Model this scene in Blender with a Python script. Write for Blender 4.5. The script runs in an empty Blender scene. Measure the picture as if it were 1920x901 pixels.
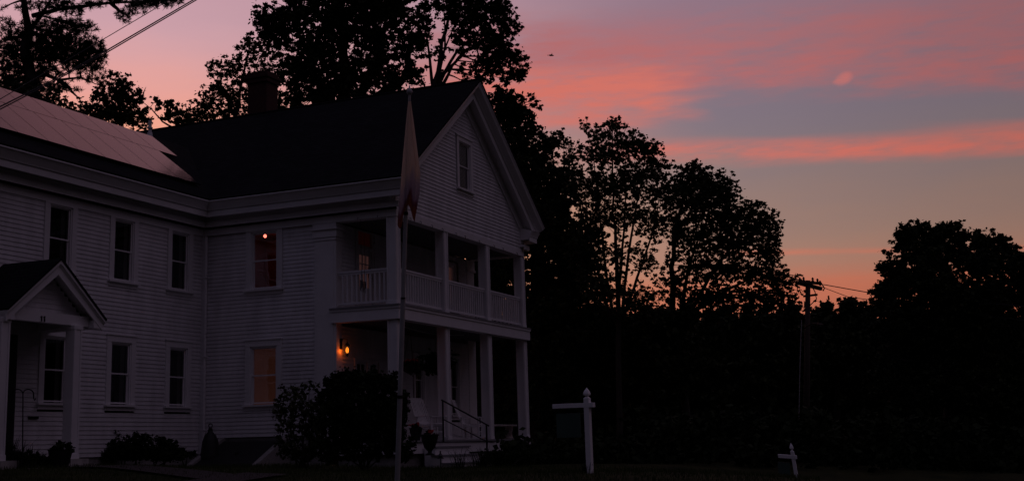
import bpy, math, random
import numpy as np
from mathutils import Vector, Matrix
sc = bpy.context.scene
R = math.radians
rnd = random.Random(7)
rng = np.random.default_rng(11)

# ------------------------------------------------------------------ camera
F, YAW, PITCH, ROLL, PX, PY = 2346.8, 1.139, .184, -.024, 880.3, 394.3
CAM = Vector((-28.582, -15.321, -.122))
_fw = Vector((math.sin(YAW)*math.cos(PITCH), math.cos(YAW)*math.cos(PITCH), math.sin(PITCH)))
_rt = Vector((math.cos(YAW), -math.sin(YAW), 0)); _up = _rt.cross(_fw)
_r = math.cos(ROLL)*_rt + math.sin(ROLL)*_up
_u = -math.sin(ROLL)*_rt + math.cos(ROLL)*_up
cd = bpy.data.cameras.new('camera'); cam = bpy.data.objects.new('camera', cd)
sc.collection.objects.link(cam); sc.camera = cam
cd.sensor_width = 36; cd.lens = F/1920*36
cd.shift_x = (960-PX)/1920; cd.shift_y = -(450.5-PY)/1920
cd.clip_start = .1; cd.clip_end = 3000
cam.matrix_world = Matrix(((_r.x, _u.x, -_fw.x, CAM.x), (_r.y, _u.y, -_fw.y, CAM.y), (_r.z, _u.z, -_fw.z, CAM.z), (0, 0, 0, 1)))

def at(px, py, t):                       # photograph pixel (1920 wide) and distance -> point of the place
    return CAM + (_fw + _r*((px-PX)/F) - _u*((py-PY)/F))*t
def onp(ax, val, px, py):
    v = _fw + _r*((px-PX)/F) - _u*((py-PY)/F)
    return CAM + v*((val-CAM[ax])/v[ax])

# ------------------------------------------------------------------ world: afterglow sky with streaks of cloud
EXPOSURE = 0.0
W_ = bpy.data.worlds.new('World'); sc.world = W_; W_.use_nodes = True
wn, wl = W_.node_tree.nodes, W_.node_tree.links
wn.clear()
def lin(c):
    return tuple(((v/255)/12.92 if v/255 <= .04045 else ((v/255+.055)/1.055)**2.4) for v in c)
def M_(op, a, b=None, c=None):
    n = wn.new('ShaderNodeMath'); n.operation = op
    for i, v in enumerate((a, b, c)):
        if v is None: continue
        if isinstance(v, (int, float)): n.inputs[i].default_value = v
        else: wl.new(v, n.inputs[i])
    return n.outputs[0]
def sstep(x, lo, hi):
    n = wn.new('ShaderNodeMapRange'); n.interpolation_type = 'SMOOTHSTEP'
    wl.new(x, n.inputs['Value']); n.inputs['From Min'].default_value = lo; n.inputs['From Max'].default_value = hi
    return n.outputs['Result']
def wmix(fac, a, b):
    n = wn.new('ShaderNodeMix'); n.data_type = 'RGBA'
    for s, v in ((n.inputs['Factor'], fac), (n.inputs['A'], a), (n.inputs['B'], b)):
        if isinstance(v, tuple): s.default_value = (*v, 1)
        elif isinstance(v, (int, float)): s.default_value = v
        else: wl.new(v, s)
    return n.outputs['Result']
def wramp(x, lo, hi, stops):
    n = wn.new('ShaderNodeMapRange'); wl.new(x, n.inputs['Value']); n.inputs['From Min'].default_value = lo; n.inputs['From Max'].default_value = hi
    r = wn.new('ShaderNodeValToRGB'); wl.new(n.outputs['Result'], r.inputs['Fac']); r.color_ramp.interpolation = 'B_SPLINE'
    el = r.color_ramp.elements
    for i, (p, c) in enumerate(stops):
        e = el[i] if i < 2 else el.new((p-lo)/(hi-lo))
        e.position = (p-lo)/(hi-lo); e.color = (*lin(c), 1)
    return r.outputs['Color']
geo = wn.new('ShaderNodeTexCoord')
def dot(v):
    n = wn.new('ShaderNodeVectorMath'); n.operation = 'DOT_PRODUCT'
    wl.new(geo.outputs['Generated'], n.inputs[0]); n.inputs[1].default_value = v
    return n.outputs['Value']
dF = dot((math.sin(YAW), math.cos(YAW), 0)); dR = dot((math.cos(YAW), -math.sin(YAW), 0)); dZ = dot((0, 0, 1))
AZ = M_('MULTIPLY', M_('ARCTAN2', dR, dF), 57.2958)
EL = M_('MULTIPLY', M_('ARCSINE', dZ), 57.2958)
def wnoise(sx, sy, sz, detail=4, rough=.55):
    cmb = wn.new('ShaderNodeCombineXYZ')
    wl.new(M_('MULTIPLY', AZ, sx), cmb.inputs[0]); wl.new(M_('MULTIPLY', EL, sy), cmb.inputs[1]); cmb.inputs[2].default_value = sz
    n = wn.new('ShaderNodeTexNoise'); wl.new(cmb.outputs[0], n.inputs['Vector'])
    n.inputs['Scale'].default_value = 1; n.inputs['Detail'].default_value = detail; n.inputs['Roughness'].default_value = rough
    return n.outputs['Fac']
n1 = M_('SUBTRACT', wnoise(.06, .28, 3.1, 5), .5)
n2 = M_('SUBTRACT', wnoise(.22, 1.1, 7.7, 6), .5)
n3 = M_('SUBTRACT', wnoise(.1, .9, 1.3, 3), .5)
ELn = M_('ADD', EL, M_('ADD', M_('MULTIPLY', n1, 2.6), M_('MULTIPLY', n2, .9)))
right = wramp(ELn, 0, 48, [(0, (150, 78, 52)), (48, (90, 68, 84)), (25, (146, 106, 118)), (32, (136, 94, 100)), (4.2, (190, 100, 76)), (6.2, (188, 110, 86)), (7.6, (170, 124, 106)), (9.4, (154, 122, 110)),
                           (11.5, (140, 118, 116)), (14, (124, 113, 126)), (17, (131, 112, 124)), (20, (146, 117, 134))])
left = wramp(ELn, 0, 48, [(0, (200, 110, 80)), (48, (120, 80, 90)), (24, (188, 142, 154)), (34, (160, 106, 110)), (9, (252, 176, 120)), (13, (250, 168, 128)), (15, (238, 160, 142)), (17, (220, 161, 160)), (19.5, (200, 160, 172))])
mid = sstep(M_('ADD', AZ, M_('MULTIPLY', n1, 10)), -16, 13)
base = wmix(mid, left, right)
def band(e0, slope, half, soft, a0, a1, a2, a3, noise_amp=1.0, half2=None):
    """streak of cloud: centre height e0+slope*az, half width, soft edge, fading in over a0..a1 and out over a2..a3"""
    c = M_('ADD', M_('MULTIPLY', AZ, slope), e0)
    x = M_('ABSOLUTE', M_('SUBTRACT', M_('ADD', EL, M_('MULTIPLY', n2, noise_amp)), c))
    m = M_('SUBTRACT', 1.0, sstep(x, max(half-soft, 0), half+soft))
    A_ = M_('ADD', AZ, M_('ADD', M_('MULTIPLY', n3, 7.0), M_('MULTIPLY', n2, 5.0)))
    if a0 is not None: m = M_('MULTIPLY', m, sstep(A_, a0, a1))
    if a2 is not None: m = M_('MULTIPLY', m, M_('SUBTRACT', 1.0, sstep(A_, a2, a3)))
    return m
n4 = M_('SUBTRACT', wnoise(.55, 3.2, 2.2, 6, .6), .5)
fib = M_('ADD', .80, M_('ADD', M_('MULTIPLY', n2, 2.1), M_('MULTIPLY', n4, 1.5)))
sal, pnk, dus = lin((208, 112, 99)), lin((178, 105, 106)), lin((150, 100, 116))
clouds = [
    (band(18.6, -.035, .75, .7, -4, 3, 30, 40, 1.2), pnk, .45),          # high streak
    (band(17.75, -.09, 1.15, .8, -6, 4, 32, 46, 1.8), pnk, .85),           # long streak running to the right edge
    (band(16.0, -.05, 1.15, .6, -6, 1, 9.0, 12.5, 1.7), sal, .95),      # bright bank right of the big maple
    (band(15.2, -.12, .5, .5, -3, 2, 5, 11, .7), sal, .6),
    (band(19.6, -.10, .6, .7, 12, 18, 40, 60, 1.5), pnk, .5),
    (band(13.28, -.052, .46, .36, 3, 10, 60, 80, .55), sal, .9),         # middle streak
    (band(14.0, -.062, .32, .36, 17, 24, 60, 80, .55), sal, .55),
    (band(8.85, -.056, .10, .12, 11, 13, 60, 80, .18), lin((206, 116, 92)), .75),
    (band(6.6, -.01, .5, .5, 5, 12, 30, 50, .7), lin((206, 108, 80)), .6),
]
# the one small bright puff
pu = M_('ADD', M_('POWER', M_('MULTIPLY', M_('SUBTRACT', M_('ADD', AZ, M_('MULTIPLY', n2, .8)), 17.3), 2.3), 2.0),
        M_('POWER', M_('MULTIPLY', M_('SUBTRACT', M_('SUBTRACT', EL, 15.42), M_('MULTIPLY', M_('SUBTRACT', AZ, 17.3), .28)), 3.6), 2.0))
clouds.append((M_('SUBTRACT', 1.0, sstep(M_('ADD', pu, M_('MULTIPLY', n4, 2.2)), -.2, 1.5)), lin((224, 118, 106)), .85))
col = base
for m, c, k in clouds:
    col = wmix(M_('MINIMUM', M_('MULTIPLY', M_('MULTIPLY', m, fib), k), 1.0), col, c)
# away from the afterglow the dusk sky is a dim violet blue
rr_ = M_('SQRT', M_('ADD', M_('MULTIPLY', M_('POWER', M_('SUBTRACT', AZ, 3), 2.0), .6), M_('MULTIPLY', M_('POWER', M_('SUBTRACT', EL, 12), 2.0), 1.2)))
glow = M_('SUBTRACT', 1.0, sstep(rr_, 26, 38))
side = M_('MULTIPLY', sstep(AZ, 9, 27), .24)
dimc = wmix(M_('MAXIMUM', dot((.15, -.98, 0)), 0.0), lin((77, 73, 95)), lin((128, 108, 128)))
dim = wmix(sstep(EL, 8, 60), lin((5, 4, 6)), dimc)
col = wmix(side, col, (0, 0, 0))
col = wmix(glow, dim, col)
bg1 = wn.new('ShaderNodeBackground'); wl.new(col, bg1.inputs['Color']); bg1.inputs['Strength'].default_value = 1.0
sky = wn.new('ShaderNodeTexSky'); sky.sky_type = 'NISHITA'; sky.sun_disc = False
SUN_EL, SUN_AZ = R(-3), YAW - R(8)
sky.sun_elevation = SUN_EL; sky.sun_rotation = SUN_AZ
bg2 = wn.new('ShaderNodeBackground'); wl.new(sky.outputs['Color'], bg2.inputs['Color']); bg2.inputs['Strength'].default_value = .05
add = wn.new('ShaderNodeAddShader'); wl.new(bg1.outputs[0], add.inputs[0]); wl.new(bg2.outputs[0], add.inputs[1])
wo = wn.new('ShaderNodeOutputWorld'); wl.new(add.outputs[0], wo.inputs['Surface'])
W_.cycles.sampling_method = 'MANUAL'; W_.cycles.sample_map_resolution = 1024

sl = bpy.data.lights.new('sun', 'SUN'); sl.energy = .012; sl.angle = R(12); sl.color = (1, .55, .38)   # the last afterglow, just over the horizon
so = bpy.data.objects.new('sun', sl); sc.collection.objects.link(so)
so.rotation_euler = Vector((math.sin(SUN_AZ), math.cos(SUN_AZ), math.sin(R(3)))).to_track_quat('Z', 'Y').to_euler()

vs = sc.view_settings
vs.view_transform = 'Standard'; vs.look = 'None'; vs.exposure = EXPOSURE; vs.gamma = 1; vs.use_curve_mapping = False
sc.cycles.max_bounces = 6; sc.cycles.transparent_max_bounces = 12
sc.cycles.use_denoising = True
sc.cycles.sample_clamp_indirect = 3

# ------------------------------------------------------------------ materials
def mat(name, color, rough=.6, metal=0., spec=.5, var=.12, scale=3., bump=0., bscale=40., emit=None, estr=0., coord='Object', stretch=None, col2=None):
    m = bpy.data.materials.new(name); m.use_nodes = True
    n, l = m.node_tree.nodes, m.node_tree.links
    b = n['Principled BSDF']
    b.inputs['Roughness'].default_value = rough; b.inputs['Metallic'].default_value = metal
    b.inputs['Specular IOR Level'].default_value = spec
    tc = n.new('ShaderNodeTexCoord'); vec = tc.outputs[coord]
    if stretch:
        mp = n.new('ShaderNodeMapping'); mp.inputs['Scale'].default_value = stretch; l.new(vec, mp.inputs['Vector']); vec = mp.outputs[0]
    no = n.new('ShaderNodeTexNoise'); no.inputs['Scale'].default_value = scale; no.inputs['Detail'].default_value = 6; l.new(vec, no.inputs['Vector'])
    rp = n.new('ShaderNodeValToRGB'); l.new(no.outputs['Fac'], rp.inputs['Fac'])
    rp.color_ramp.elements[0].position = .3; rp.color_ramp.elements[1].position = .7
    c2 = col2 or color
    rp.color_ramp.elements[0].color = (*[max(0, v*(1-var)) for v in color], 1); rp.color_ramp.elements[1].color = (*[min(1, v*(1+var)) for v in c2], 1)
    l.new(rp.outputs['Color'], b.inputs['Base Color'])
    if bump:
        bn = n.new('ShaderNodeTexNoise'); bn.inputs['Scale'].default_value = bscale; bn.inputs['Detail'].default_value = 4; l.new(vec, bn.inputs['Vector'])
        bu = n.new('ShaderNodeBump'); bu.inputs['Strength'].default_value = bump; bu.inputs['Distance'].default_value = .02
        l.new(bn.outputs['Fac'], bu.inputs['Height']); l.new(bu.outputs['Normal'], b.inputs['Normal'])
    if emit:
        b.inputs['Emission Color'].default_value = (*emit, 1); b.inputs['Emission Strength'].default_value = estr
    return m
def glassmat(name, tint=(.9, .9, .95), refl=.9):
    m = bpy.data.materials.new(name); m.use_nodes = True
    n, l = m.node_tree.nodes, m.node_tree.links; n.remove(n['Principled BSDF'])
    t = n.new('ShaderNodeBsdfTransparent'); t.inputs[0].default_value = (*tint, 1)
    g = n.new('ShaderNodeBsdfGlossy'); g.inputs['Roughness'].default_value = .02; g.inputs['Color'].default_value = (refl, refl, refl, 1)
    no = n.new('ShaderNodeTexNoise'); no.inputs['Scale'].default_value = 2.2
    bu = n.new('ShaderNodeBump'); bu.inputs['Strength'].default_value = .05; bu.inputs['Distance'].default_value = .05
    l.new(no.outputs['Fac'], bu.inputs['Height']); l.new(bu.outputs['Normal'], g.inputs['Normal'])
    fr = n.new('ShaderNodeFresnel'); fr.inputs['IOR'].default_value = 1.65
    mx = n.new('ShaderNodeMixShader'); l.new(fr.outputs[0], mx.inputs[0]); l.new(t.outputs[0], mx.inputs[1]); l.new(g.outputs[0], mx.inputs[2])
    l.new(mx.outputs[0], n['Material Output'].inputs['Surface'])
    return m
def brickmat(name, c1, c2, mortar, scale=4.5):
    m = bpy.data.materials.new(name); m.use_nodes = True
    n, l = m.node_tree.nodes, m.node_tree.links; b = n['Principled BSDF']; b.inputs['Roughness'].default_value = .85
    tc = n.new('ShaderNodeTexCoord'); ge = n.new('ShaderNodeSeparateXYZ'); l.new(tc.outputs['Object'], ge.inputs[0])
    ad = n.new('ShaderNodeMath'); l.new(ge.outputs[0], ad.inputs[0]); l.new(ge.outputs[1], ad.inputs[1])
    cb = n.new('ShaderNodeCombineXYZ'); l.new(ad.outputs[0], cb.inputs[0]); l.new(ge.outputs[2], cb.inputs[1])
    br = n.new('ShaderNodeTexBrick'); l.new(cb.outputs[0], br.inputs['Vector']); br.inputs['Scale'].default_value = scale
    br.inputs['Color1'].default_value = (*c1, 1); br.inputs['Color2'].default_value = (*c2, 1); br.inputs['Mortar'].default_value = (*mortar, 1)
    l.new(br.outputs['Color'], b.inputs['Base Color'])
    bu = n.new('ShaderNodeBump'); bu.inputs['Strength'].default_value = .5; l.new(br.outputs['Fac'], bu.inputs['Height']); bu.invert = True
    l.new(bu.outputs['Normal'], b.inputs['Normal'])
    return m
MT = dict(
    paint=mat('white_paint', (.86, .85, .86), .55, var=.06, scale=1.3, bump=.15, bscale=25),
    siding=mat('white_clapboard_paint', (.73, .72, .74), .6, var=.15, scale=2.6, bump=.25, bscale=30, stretch=(1, 1, .35)),
    trim=mat('white_trim_paint', (.80, .79, .80), .5, var=.05, scale=2),
    shingle=mat('asphalt_shingles', (.022, .023, .027), .93, spec=.15, var=.35, scale=14, bump=.5, bscale=60),
    floor=mat('grey_porch_paint', (.25, .25, .26), .5, var=.1),
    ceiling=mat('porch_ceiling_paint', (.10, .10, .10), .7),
    panel=mat('solar_panel_glass', (.012, .013, .02), .13, spec=.9, var=.2, scale=1.5, bump=.03, bscale=3),
    alu=mat('panel_frame_metal', (.05, .05, .055), .4, metal=.6),
    glass=glassmat('window_glass'),
    blind=mat('window_blind', (.85, .80, .80), .8),
    curtain=mat('curtain_cloth', (.45, .43, .40), .9, var=.15, scale=6, stretch=(6, 6, .4)),
    dark=mat('unlit_room_black', (.012, .011, .012), .9),  # near-black colour stands in for the darkness of unlit rooms
    redroom=mat('red_room_wall', (.45, .12, .07), .9),
    orange_blind=mat('lit_orange_blind', (.5, .25, .12), .9, emit=(1, .30, .17), estr=.011),
    pink_blind=mat('pink_glow_curtain', (.5, .4, .38), .9, emit=(1, .43, .38), estr=.028),  # pink light on the balcony panes put in as faint emission
    red_blind=mat('lit_red_blind', (.3, .08, .06), .9, emit=(1, .10, .07), estr=.004),
    door=mat('door_paint', (.60, .58, .58), .5),
    blackmetal=mat('black_iron', (.012, .012, .013), .45, metal=.6),
    steel=mat('pole_metal', (.42, .42, .43), .45, metal=.0, var=.1, scale=5),
    shinglex=None, shingley=None,
    brick=brickmat('chimney_brick', (.085, .018, .015), (.055, .013, .011), (.05, .035, .03)),
    stone=mat('granite', (.28, .27, .26), .85, var=.2, scale=12, bump=.3),
    concrete=mat('pale_stone', (.40, .38, .36), .85, var=.2, scale=8, bump=.3),
    pipe=mat('vent_pipe', (.75, .75, .75), .5),
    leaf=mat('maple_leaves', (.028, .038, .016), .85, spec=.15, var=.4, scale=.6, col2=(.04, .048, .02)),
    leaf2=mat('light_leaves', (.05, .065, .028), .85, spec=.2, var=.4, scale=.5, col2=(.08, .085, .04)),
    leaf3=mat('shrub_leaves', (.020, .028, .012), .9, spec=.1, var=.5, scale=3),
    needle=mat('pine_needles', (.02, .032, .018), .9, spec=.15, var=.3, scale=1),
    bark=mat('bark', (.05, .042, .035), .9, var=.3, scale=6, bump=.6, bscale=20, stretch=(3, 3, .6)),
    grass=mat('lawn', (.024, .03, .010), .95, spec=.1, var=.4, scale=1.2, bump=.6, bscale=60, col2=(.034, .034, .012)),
    blade=mat('grass_blades', (.05, .065, .02), .9, spec=.1, var=.4, scale=2),
    path=mat('gravel_path', (.04, .028, .025), .95, var=.3, scale=30, bump=.5),
    asphalt=mat('asphalt', (.05, .05, .05), .9, var=.2, scale=20, bump=.3),
    wood=mat('pole_wood', (.065, .045, .036), .9, var=.3, scale=5, stretch=(4, 4, .3), bump=.4),
    green=mat('green_sign_paint', (.045, .085, .07), .55),
    terracotta=mat('terracotta', (.18, .07, .045), .9),
    flower=mat('red_petals', (.45, .03, .04), .7),
    flag_tan=None,
    black=mat('black_plastic', (.006, .006, .007), .6),
    wicker=mat('dark_basket', (.03, .022, .015), .9, var=.4, scale=30),
)
def shinglemat(name, axis):
    m = bpy.data.materials.new(name); m.use_nodes = True
    n, l = m.node_tree.nodes, m.node_tree.links; b = n['Principled BSDF']; b.inputs['Roughness'].default_value = .95; b.inputs['Specular IOR Level'].default_value = .1
    tc = n.new('ShaderNodeTexCoord'); se = n.new('ShaderNodeSeparateXYZ'); l.new(tc.outputs['Object'], se.inputs[0])
    cb = n.new('ShaderNodeCombineXYZ'); l.new(se.outputs[axis], cb.inputs[0]); l.new(se.outputs[2], cb.inputs[1])
    br = n.new('ShaderNodeTexBrick'); l.new(cb.outputs[0], br.inputs['Vector']); br.inputs['Scale'].default_value = 1; br.inputs['Brick Width'].default_value = .3; br.inputs['Row Height'].default_value = .085; br.inputs['Mortar Size'].default_value = .008
    br.inputs['Color1'].default_value = (.010, .011, .015, 1); br.inputs['Color2'].default_value = (.019, .02, .025, 1); br.inputs['Mortar'].default_value = (.004, .004, .005, 1)
    no = n.new('ShaderNodeTexNoise'); no.inputs['Scale'].default_value = .8; no.inputs['Detail'].default_value = 5; l.new(tc.outputs['Object'], no.inputs['Vector'])
    mx = n.new('ShaderNodeMix'); mx.data_type = 'RGBA'; mx.blend_type = 'MULTIPLY'; mx.inputs['Factor'].default_value = .6
    l.new(br.outputs['Color'], mx.inputs['A']); l.new(no.outputs['Fac'], mx.inputs['B']); l.new(mx.outputs['Result'], b.inputs['Base Color'])
    bu = n.new('ShaderNodeBump'); bu.inputs['Strength'].default_value = .6; bu.inputs['Distance'].default_value = .02; bu.invert = True; l.new(br.outputs['Fac'], bu.inputs['Height']); l.new(bu.outputs['Normal'], b.inputs['Normal'])
    return m
MT['shingley'] = shinglemat('roof_shingles_main', 1); MT['shinglex'] = shinglemat('roof_shingles_wing', 0)
def emis(name, c, s):
    m = bpy.data.materials.new(name); m.use_nodes = True; b = m.node_tree.nodes['Principled BSDF']
    b.inputs['Base Color'].default_value = (*c, 1); b.inputs['Emission Color'].default_value = (*c, 1); b.inputs['Emission Strength'].default_value = s
    return m
MT['flame'] = emis('lantern_bulb', (1, .27, .02), 1.8)
MT['bulb'] = emis('ceiling_bulb', (1, .20, .13), 3.2)
MT['farlight'] = emis('far_window_light', (1, .8, .5), .7)

# ------------------------------------------------------------------ mesh builder
class MB:
    def __init__(s): s.v = []; s.f = []
    def poly(s, pts):
        k = len(s.v); s.v += [tuple(p) for p in pts]; s.f.append(tuple(range(k, k+len(pts))))
    def box(s, a, b, bev=0):
        x0, y0, z0 = [min(p, q) for p, q in zip(a, b)]; x1, y1, z1 = [max(p, q) for p, q in zip(a, b)]
        k = len(s.v); s.v += [(x0, y0, z0), (x1, y0, z0), (x1, y1, z0), (x0, y1, z0), (x0, y0, z1), (x1, y0, z1), (x1, y1, z1), (x0, y1, z1)]
        s.f += [tuple(k+i for i in q) for q in ((0, 3, 2, 1), (4, 5, 6, 7), (0, 1, 5, 4), (1, 2, 6, 5), (2, 3, 7, 6), (3, 0, 4, 7))]
        return s
    def obox(s, c, half, ax, ay, az):    # oriented box
        k = len(s.v); c = Vector(c)
        for sx, sy, sz in ((-1,-1,-1), (1,-1,-1), (1,1,-1), (-1,1,-1), (-1,-1,1), (1,-1,1), (1,1,1), (-1,1,1)):
            s.v.append(tuple(c + Vector(ax)*sx*half[0] + Vector(ay)*sy*half[1] + Vector(az)*sz*half[2]))
        s.f += [tuple(k+i for i in q) for q in ((0, 3, 2, 1), (4, 5, 6, 7), (0, 1, 5, 4), (1, 2, 6, 5), (2, 3, 7, 6), (3, 0, 4, 7))]
        return s
    def bar(s, a, b, w, h=None, up=(0, 0, 1)):
        a, b = Vector(a), Vector(b); d = b-a; L = d.length; d.normalize()
        sd = d.cross(Vector(up))
        if sd.length < 1e-4: sd = d.cross(Vector((1, 0, 0)))
        sd.normalize(); u = sd.cross(d)
        return s.obox((a+b)/2, (L/2, w/2, (h or w)/2), d, sd, u)
    def tube(s, pts, radii, n=8, cap=True):
        pts = [Vector(p) for p in pts]
        if isinstance(radii, (int, float)): radii = [radii]*len(pts)
        rings = []
        ref = None
        for i, p in enumerate(pts):
            d = (pts[min(i+1, len(pts)-1)] - pts[max(i-1, 0)])
            if d.length < 1e-9: d = Vector((0, 0, 1))
            d.normalize()
            if ref is None:
                ref = d.orthogonal().normalized()
            ref = (ref - d*ref.dot(d))
            if ref.length < 1e-5: ref = d.orthogonal()
            ref.normalize(); o = d.cross(ref)
            k = len(s.v)
            for j in range(n):
                a = 2*math.pi*j/n
                s.v.append(tuple(p + (ref*math.cos(a)+o*math.sin(a))*radii[i]))
            rings.append(k)
        for a, b in zip(rings, rings[1:]):
            for j in range(n):
                s.f.append((a+j, a+(j+1) % n, b+(j+1) % n, b+j))
        if cap:
            s.f.append(tuple(rings[0]+j for j in reversed(range(n)))); s.f.append(tuple(rings[-1]+j for j in range(n)))
        return s
    def lathe(s, c, prof, n=20, sq=False):   # prof: list of (radius, z)
        c = Vector(c); rings = []
        for r, z in prof:
            k = len(s.v)
            for j in range(n):
                a = 2*math.pi*(j+.5)/n
                rr = r/ (max(abs(math.cos(a)), abs(math.sin(a))) if sq else 1)
                s.v.append((c.x+rr*math.cos(a), c.y+rr*math.sin(a), c.z+z))
            rings.append(k)
        for a, b in zip(rings, rings[1:]):
            for j in range(n): s.f.append((a+j, a+(j+1) % n, b+(j+1) % n, b+j))
        s.f.append(tuple(rings[0]+j for j in reversed(range(n)))); s.f.append(tuple(rings[-1]+j for j in range(n)))
        return s
    def prism(s, poly, ext):             # poly: list of 3D points, ext: Vector
        ext = Vector(ext); k = len(s.v); m = len(poly)
        s.v += [tuple(p) for p in poly] + [tuple(Vector(p)+ext) for p in poly]
        s.f.append(tuple(k+i for i in range(m))[::-1]); s.f.append(tuple(k+m+i for i in range(m)))
        for i in range(m): s.f.append((k+i, k+(i+1) % m, k+m+(i+1) % m, k+m+i))
        return s
    def build(s, name, material, parent=None, loc=None, smooth=False, bevel=0):
        me = bpy.data.meshes.new(name); me.from_pydata(s.v, [], s.f); me.validate(); me.update()
        o = bpy.data.objects.new(name, me); sc.collection.objects.link(o)
        if material: me.materials.append(material)
        if smooth:
            me.polygons.foreach_set('use_smooth', [True]*len(me.polygons))
        if loc is not None:               # vertices are given in world space; move the origin to loc
            me.transform(Matrix.Translation(-Vector(loc))); o.location = loc
        if parent is not None:
            o.parent = parent
            base = worldloc(parent)
            if loc is None: me.transform(Matrix.Translation(-base)); 
            else: o.location = Vector(loc)-base
        if bevel:
            bm = o.modifiers.new('bevel', 'BEVEL'); bm.width = bevel; bm.segments = 2; bm.limit_method = 'ANGLE'
        return o
def worldloc(o):
    p = Vector(o.location)
    while o.parent: o = o.parent; p += Vector(o.location)
    return p
def empty(name, loc):
    o = bpy.data.objects.new(name, None); o.empty_display_size = .2; o.location = loc; sc.collection.objects.link(o); return o
def tag(o, label=None, cat=None, group=None, kind=None):
    if label: o['label'] = label
    if cat: o['category'] = cat
    if group: o['group'] = group
    if kind: o['kind'] = kind
    return o
def copy_tree(o, dloc, parent=None):
    c = o.copy(); sc.collection.objects.link(c); c.parent = parent
    if parent is None: c.location = Vector(o.location)+Vector(dloc)
    for ch in list(o.children): copy_tree(ch, (0, 0, 0), c)
    return c

# ------------------------------------------------------------------ ground
CP = np.array([(-8, 4, -.40), (-16, 4, -.45), (-3, 2, -.52), (-2, -2, -.68), (2, -2.5, -.72), (5, -1.5, -.72), (10, -3, -.85), (-7.4, -7.7, -.66), (0, -11, -1.75), (-12, -6, -.80),
               (-28.6, -15.3, -1.85), (-20, -20, -1.9), (-18, -9, -1.15), (-20, 0, -.9), (20, -15, -1.9), (0, 20, -.5), (20, 10, -1.0), (40, 40, -1.2), (60, -10, -2), (40, -30, -2.2), (-40, 10, -1.5), (-5, -30, -2.1)])
def gz(x, y):
    w = 1/(((CP[:, 0]-x)**2+(CP[:, 1]-y)**2)+2.)**1.6
    return float((w*CP[:, 2]).sum()/w.sum())
g = MB()
def axis(lo, hi, a, b, fine, coarse):
    out = []; x = lo
    while x < hi:
        out.append(x); x += fine if a <= x < b else coarse
    out.append(hi); return out
xs = axis(-60, 90, -32, 22, 1.0, 6); ys = axis(-60, 90, -22, 14, 1.0, 6)
xs = [-1500, -500, -180]+xs+[180, 500, 1500]; ys = [-1500, -500, -180]+ys+[180, 500, 1500]
for y in ys:
    for x in xs: g.v.append((x, y, gz(x, y)))
nx = len(xs)
for j in range(len(ys)-1):
    for i in range(nx-1): g.f.append((j*nx+i, j*nx+i+1, (j+1)*nx+i+1, (j+1)*nx+i))
ground = tag(g.build('ground', MT['grass'], smooth=True), kind='structure')
def strip(name, pts, w, m, lift=.012, thick=.03):
    s = MB(); pts = [Vector(p) for p in pts]; L = []
    for i, p in enumerate(pts):
        d = (pts[min(i+1, len(pts)-1)]-pts[max(i-1, 0)]).normalized(); n = Vector((-d.y, d.x, 0))
        for sgn in (1, -1):
            q = p+n*w*.5*sgn; L.append((q.x, q.y, gz(q.x, q.y)+lift+thick))
    s.v = L; s.f = [(2*i, 2*i+1, 2*i+3, 2*i+2) for i in range(len(pts)-1)]
    return tag(s.build(name, m), kind='structure')
pa, pb = at(300, 886, 24.5), at(425, 886, 23)
strip('path', [tuple(pa.lerp(pb, i/12)) for i in range(-14, 13)], 1.3, MT['path'])
strip('path', [(-12.5+.6*i, -2.2+.12*i, 0) for i in range(9)], .9, MT['path'])
strip('road', [(-60+4*i, -25.5+.15*i, 0) for i in range(60)], 7, MT['asphalt'], lift=.02)

# ------------------------------------------------------------------ the farmhouse
D, Wd, Pd = 6.152, 8.80, 1.827
LX = -17.0                               # far left end of the wing, outside the picture
house = tag(empty('farmhouse', (4.4, 0, -.7)), 'large white clapboard farmhouse with two-storey porch, dark gable roof and a side wing', 'house')
P = dict(parent=house)
LAP = .107
def siding(mb, o, ud, nrm, u0, u1, z0, z1, holes=(), clip=None, lip=.017):
    """lap boards: o origin (x,y), ud unit along, nrm outward normal; holes: (u0,u1,z0,z1)"""
    k = int((z1-z0)/LAP)+1
    for i in range(k):
        a, b = z0+i*LAP, min(z0+(i+1)*LAP, z1)
        if b-a < .01: continue
        A, B = (u0, u1) if clip is None else clip(a, b)
        iv = [(A, B)]
        for h in holes:
            if h[2] < (a+b)/2 < h[3]:
                iv = [q for p in iv for q in ((p[0], min(p[1], h[0])), (max(p[0], h[1]), p[1])) if q[1]-q[0] > 1e-3]
        for p in iv:
            def pt(u, z, n): return (o[0]+ud[0]*u+nrm[0]*n, o[1]+ud[1]*u+nrm[1]*n, z)
            mb.poly([pt(p[0], a, lip), pt(p[1], a, lip), pt(p[1], b, 0), pt(p[0], b, 0)])
            mb.poly([pt(p[0], a, 0), pt(p[1], a, 0), pt(p[1], a, lip), pt(p[0], a, lip)])

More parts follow.
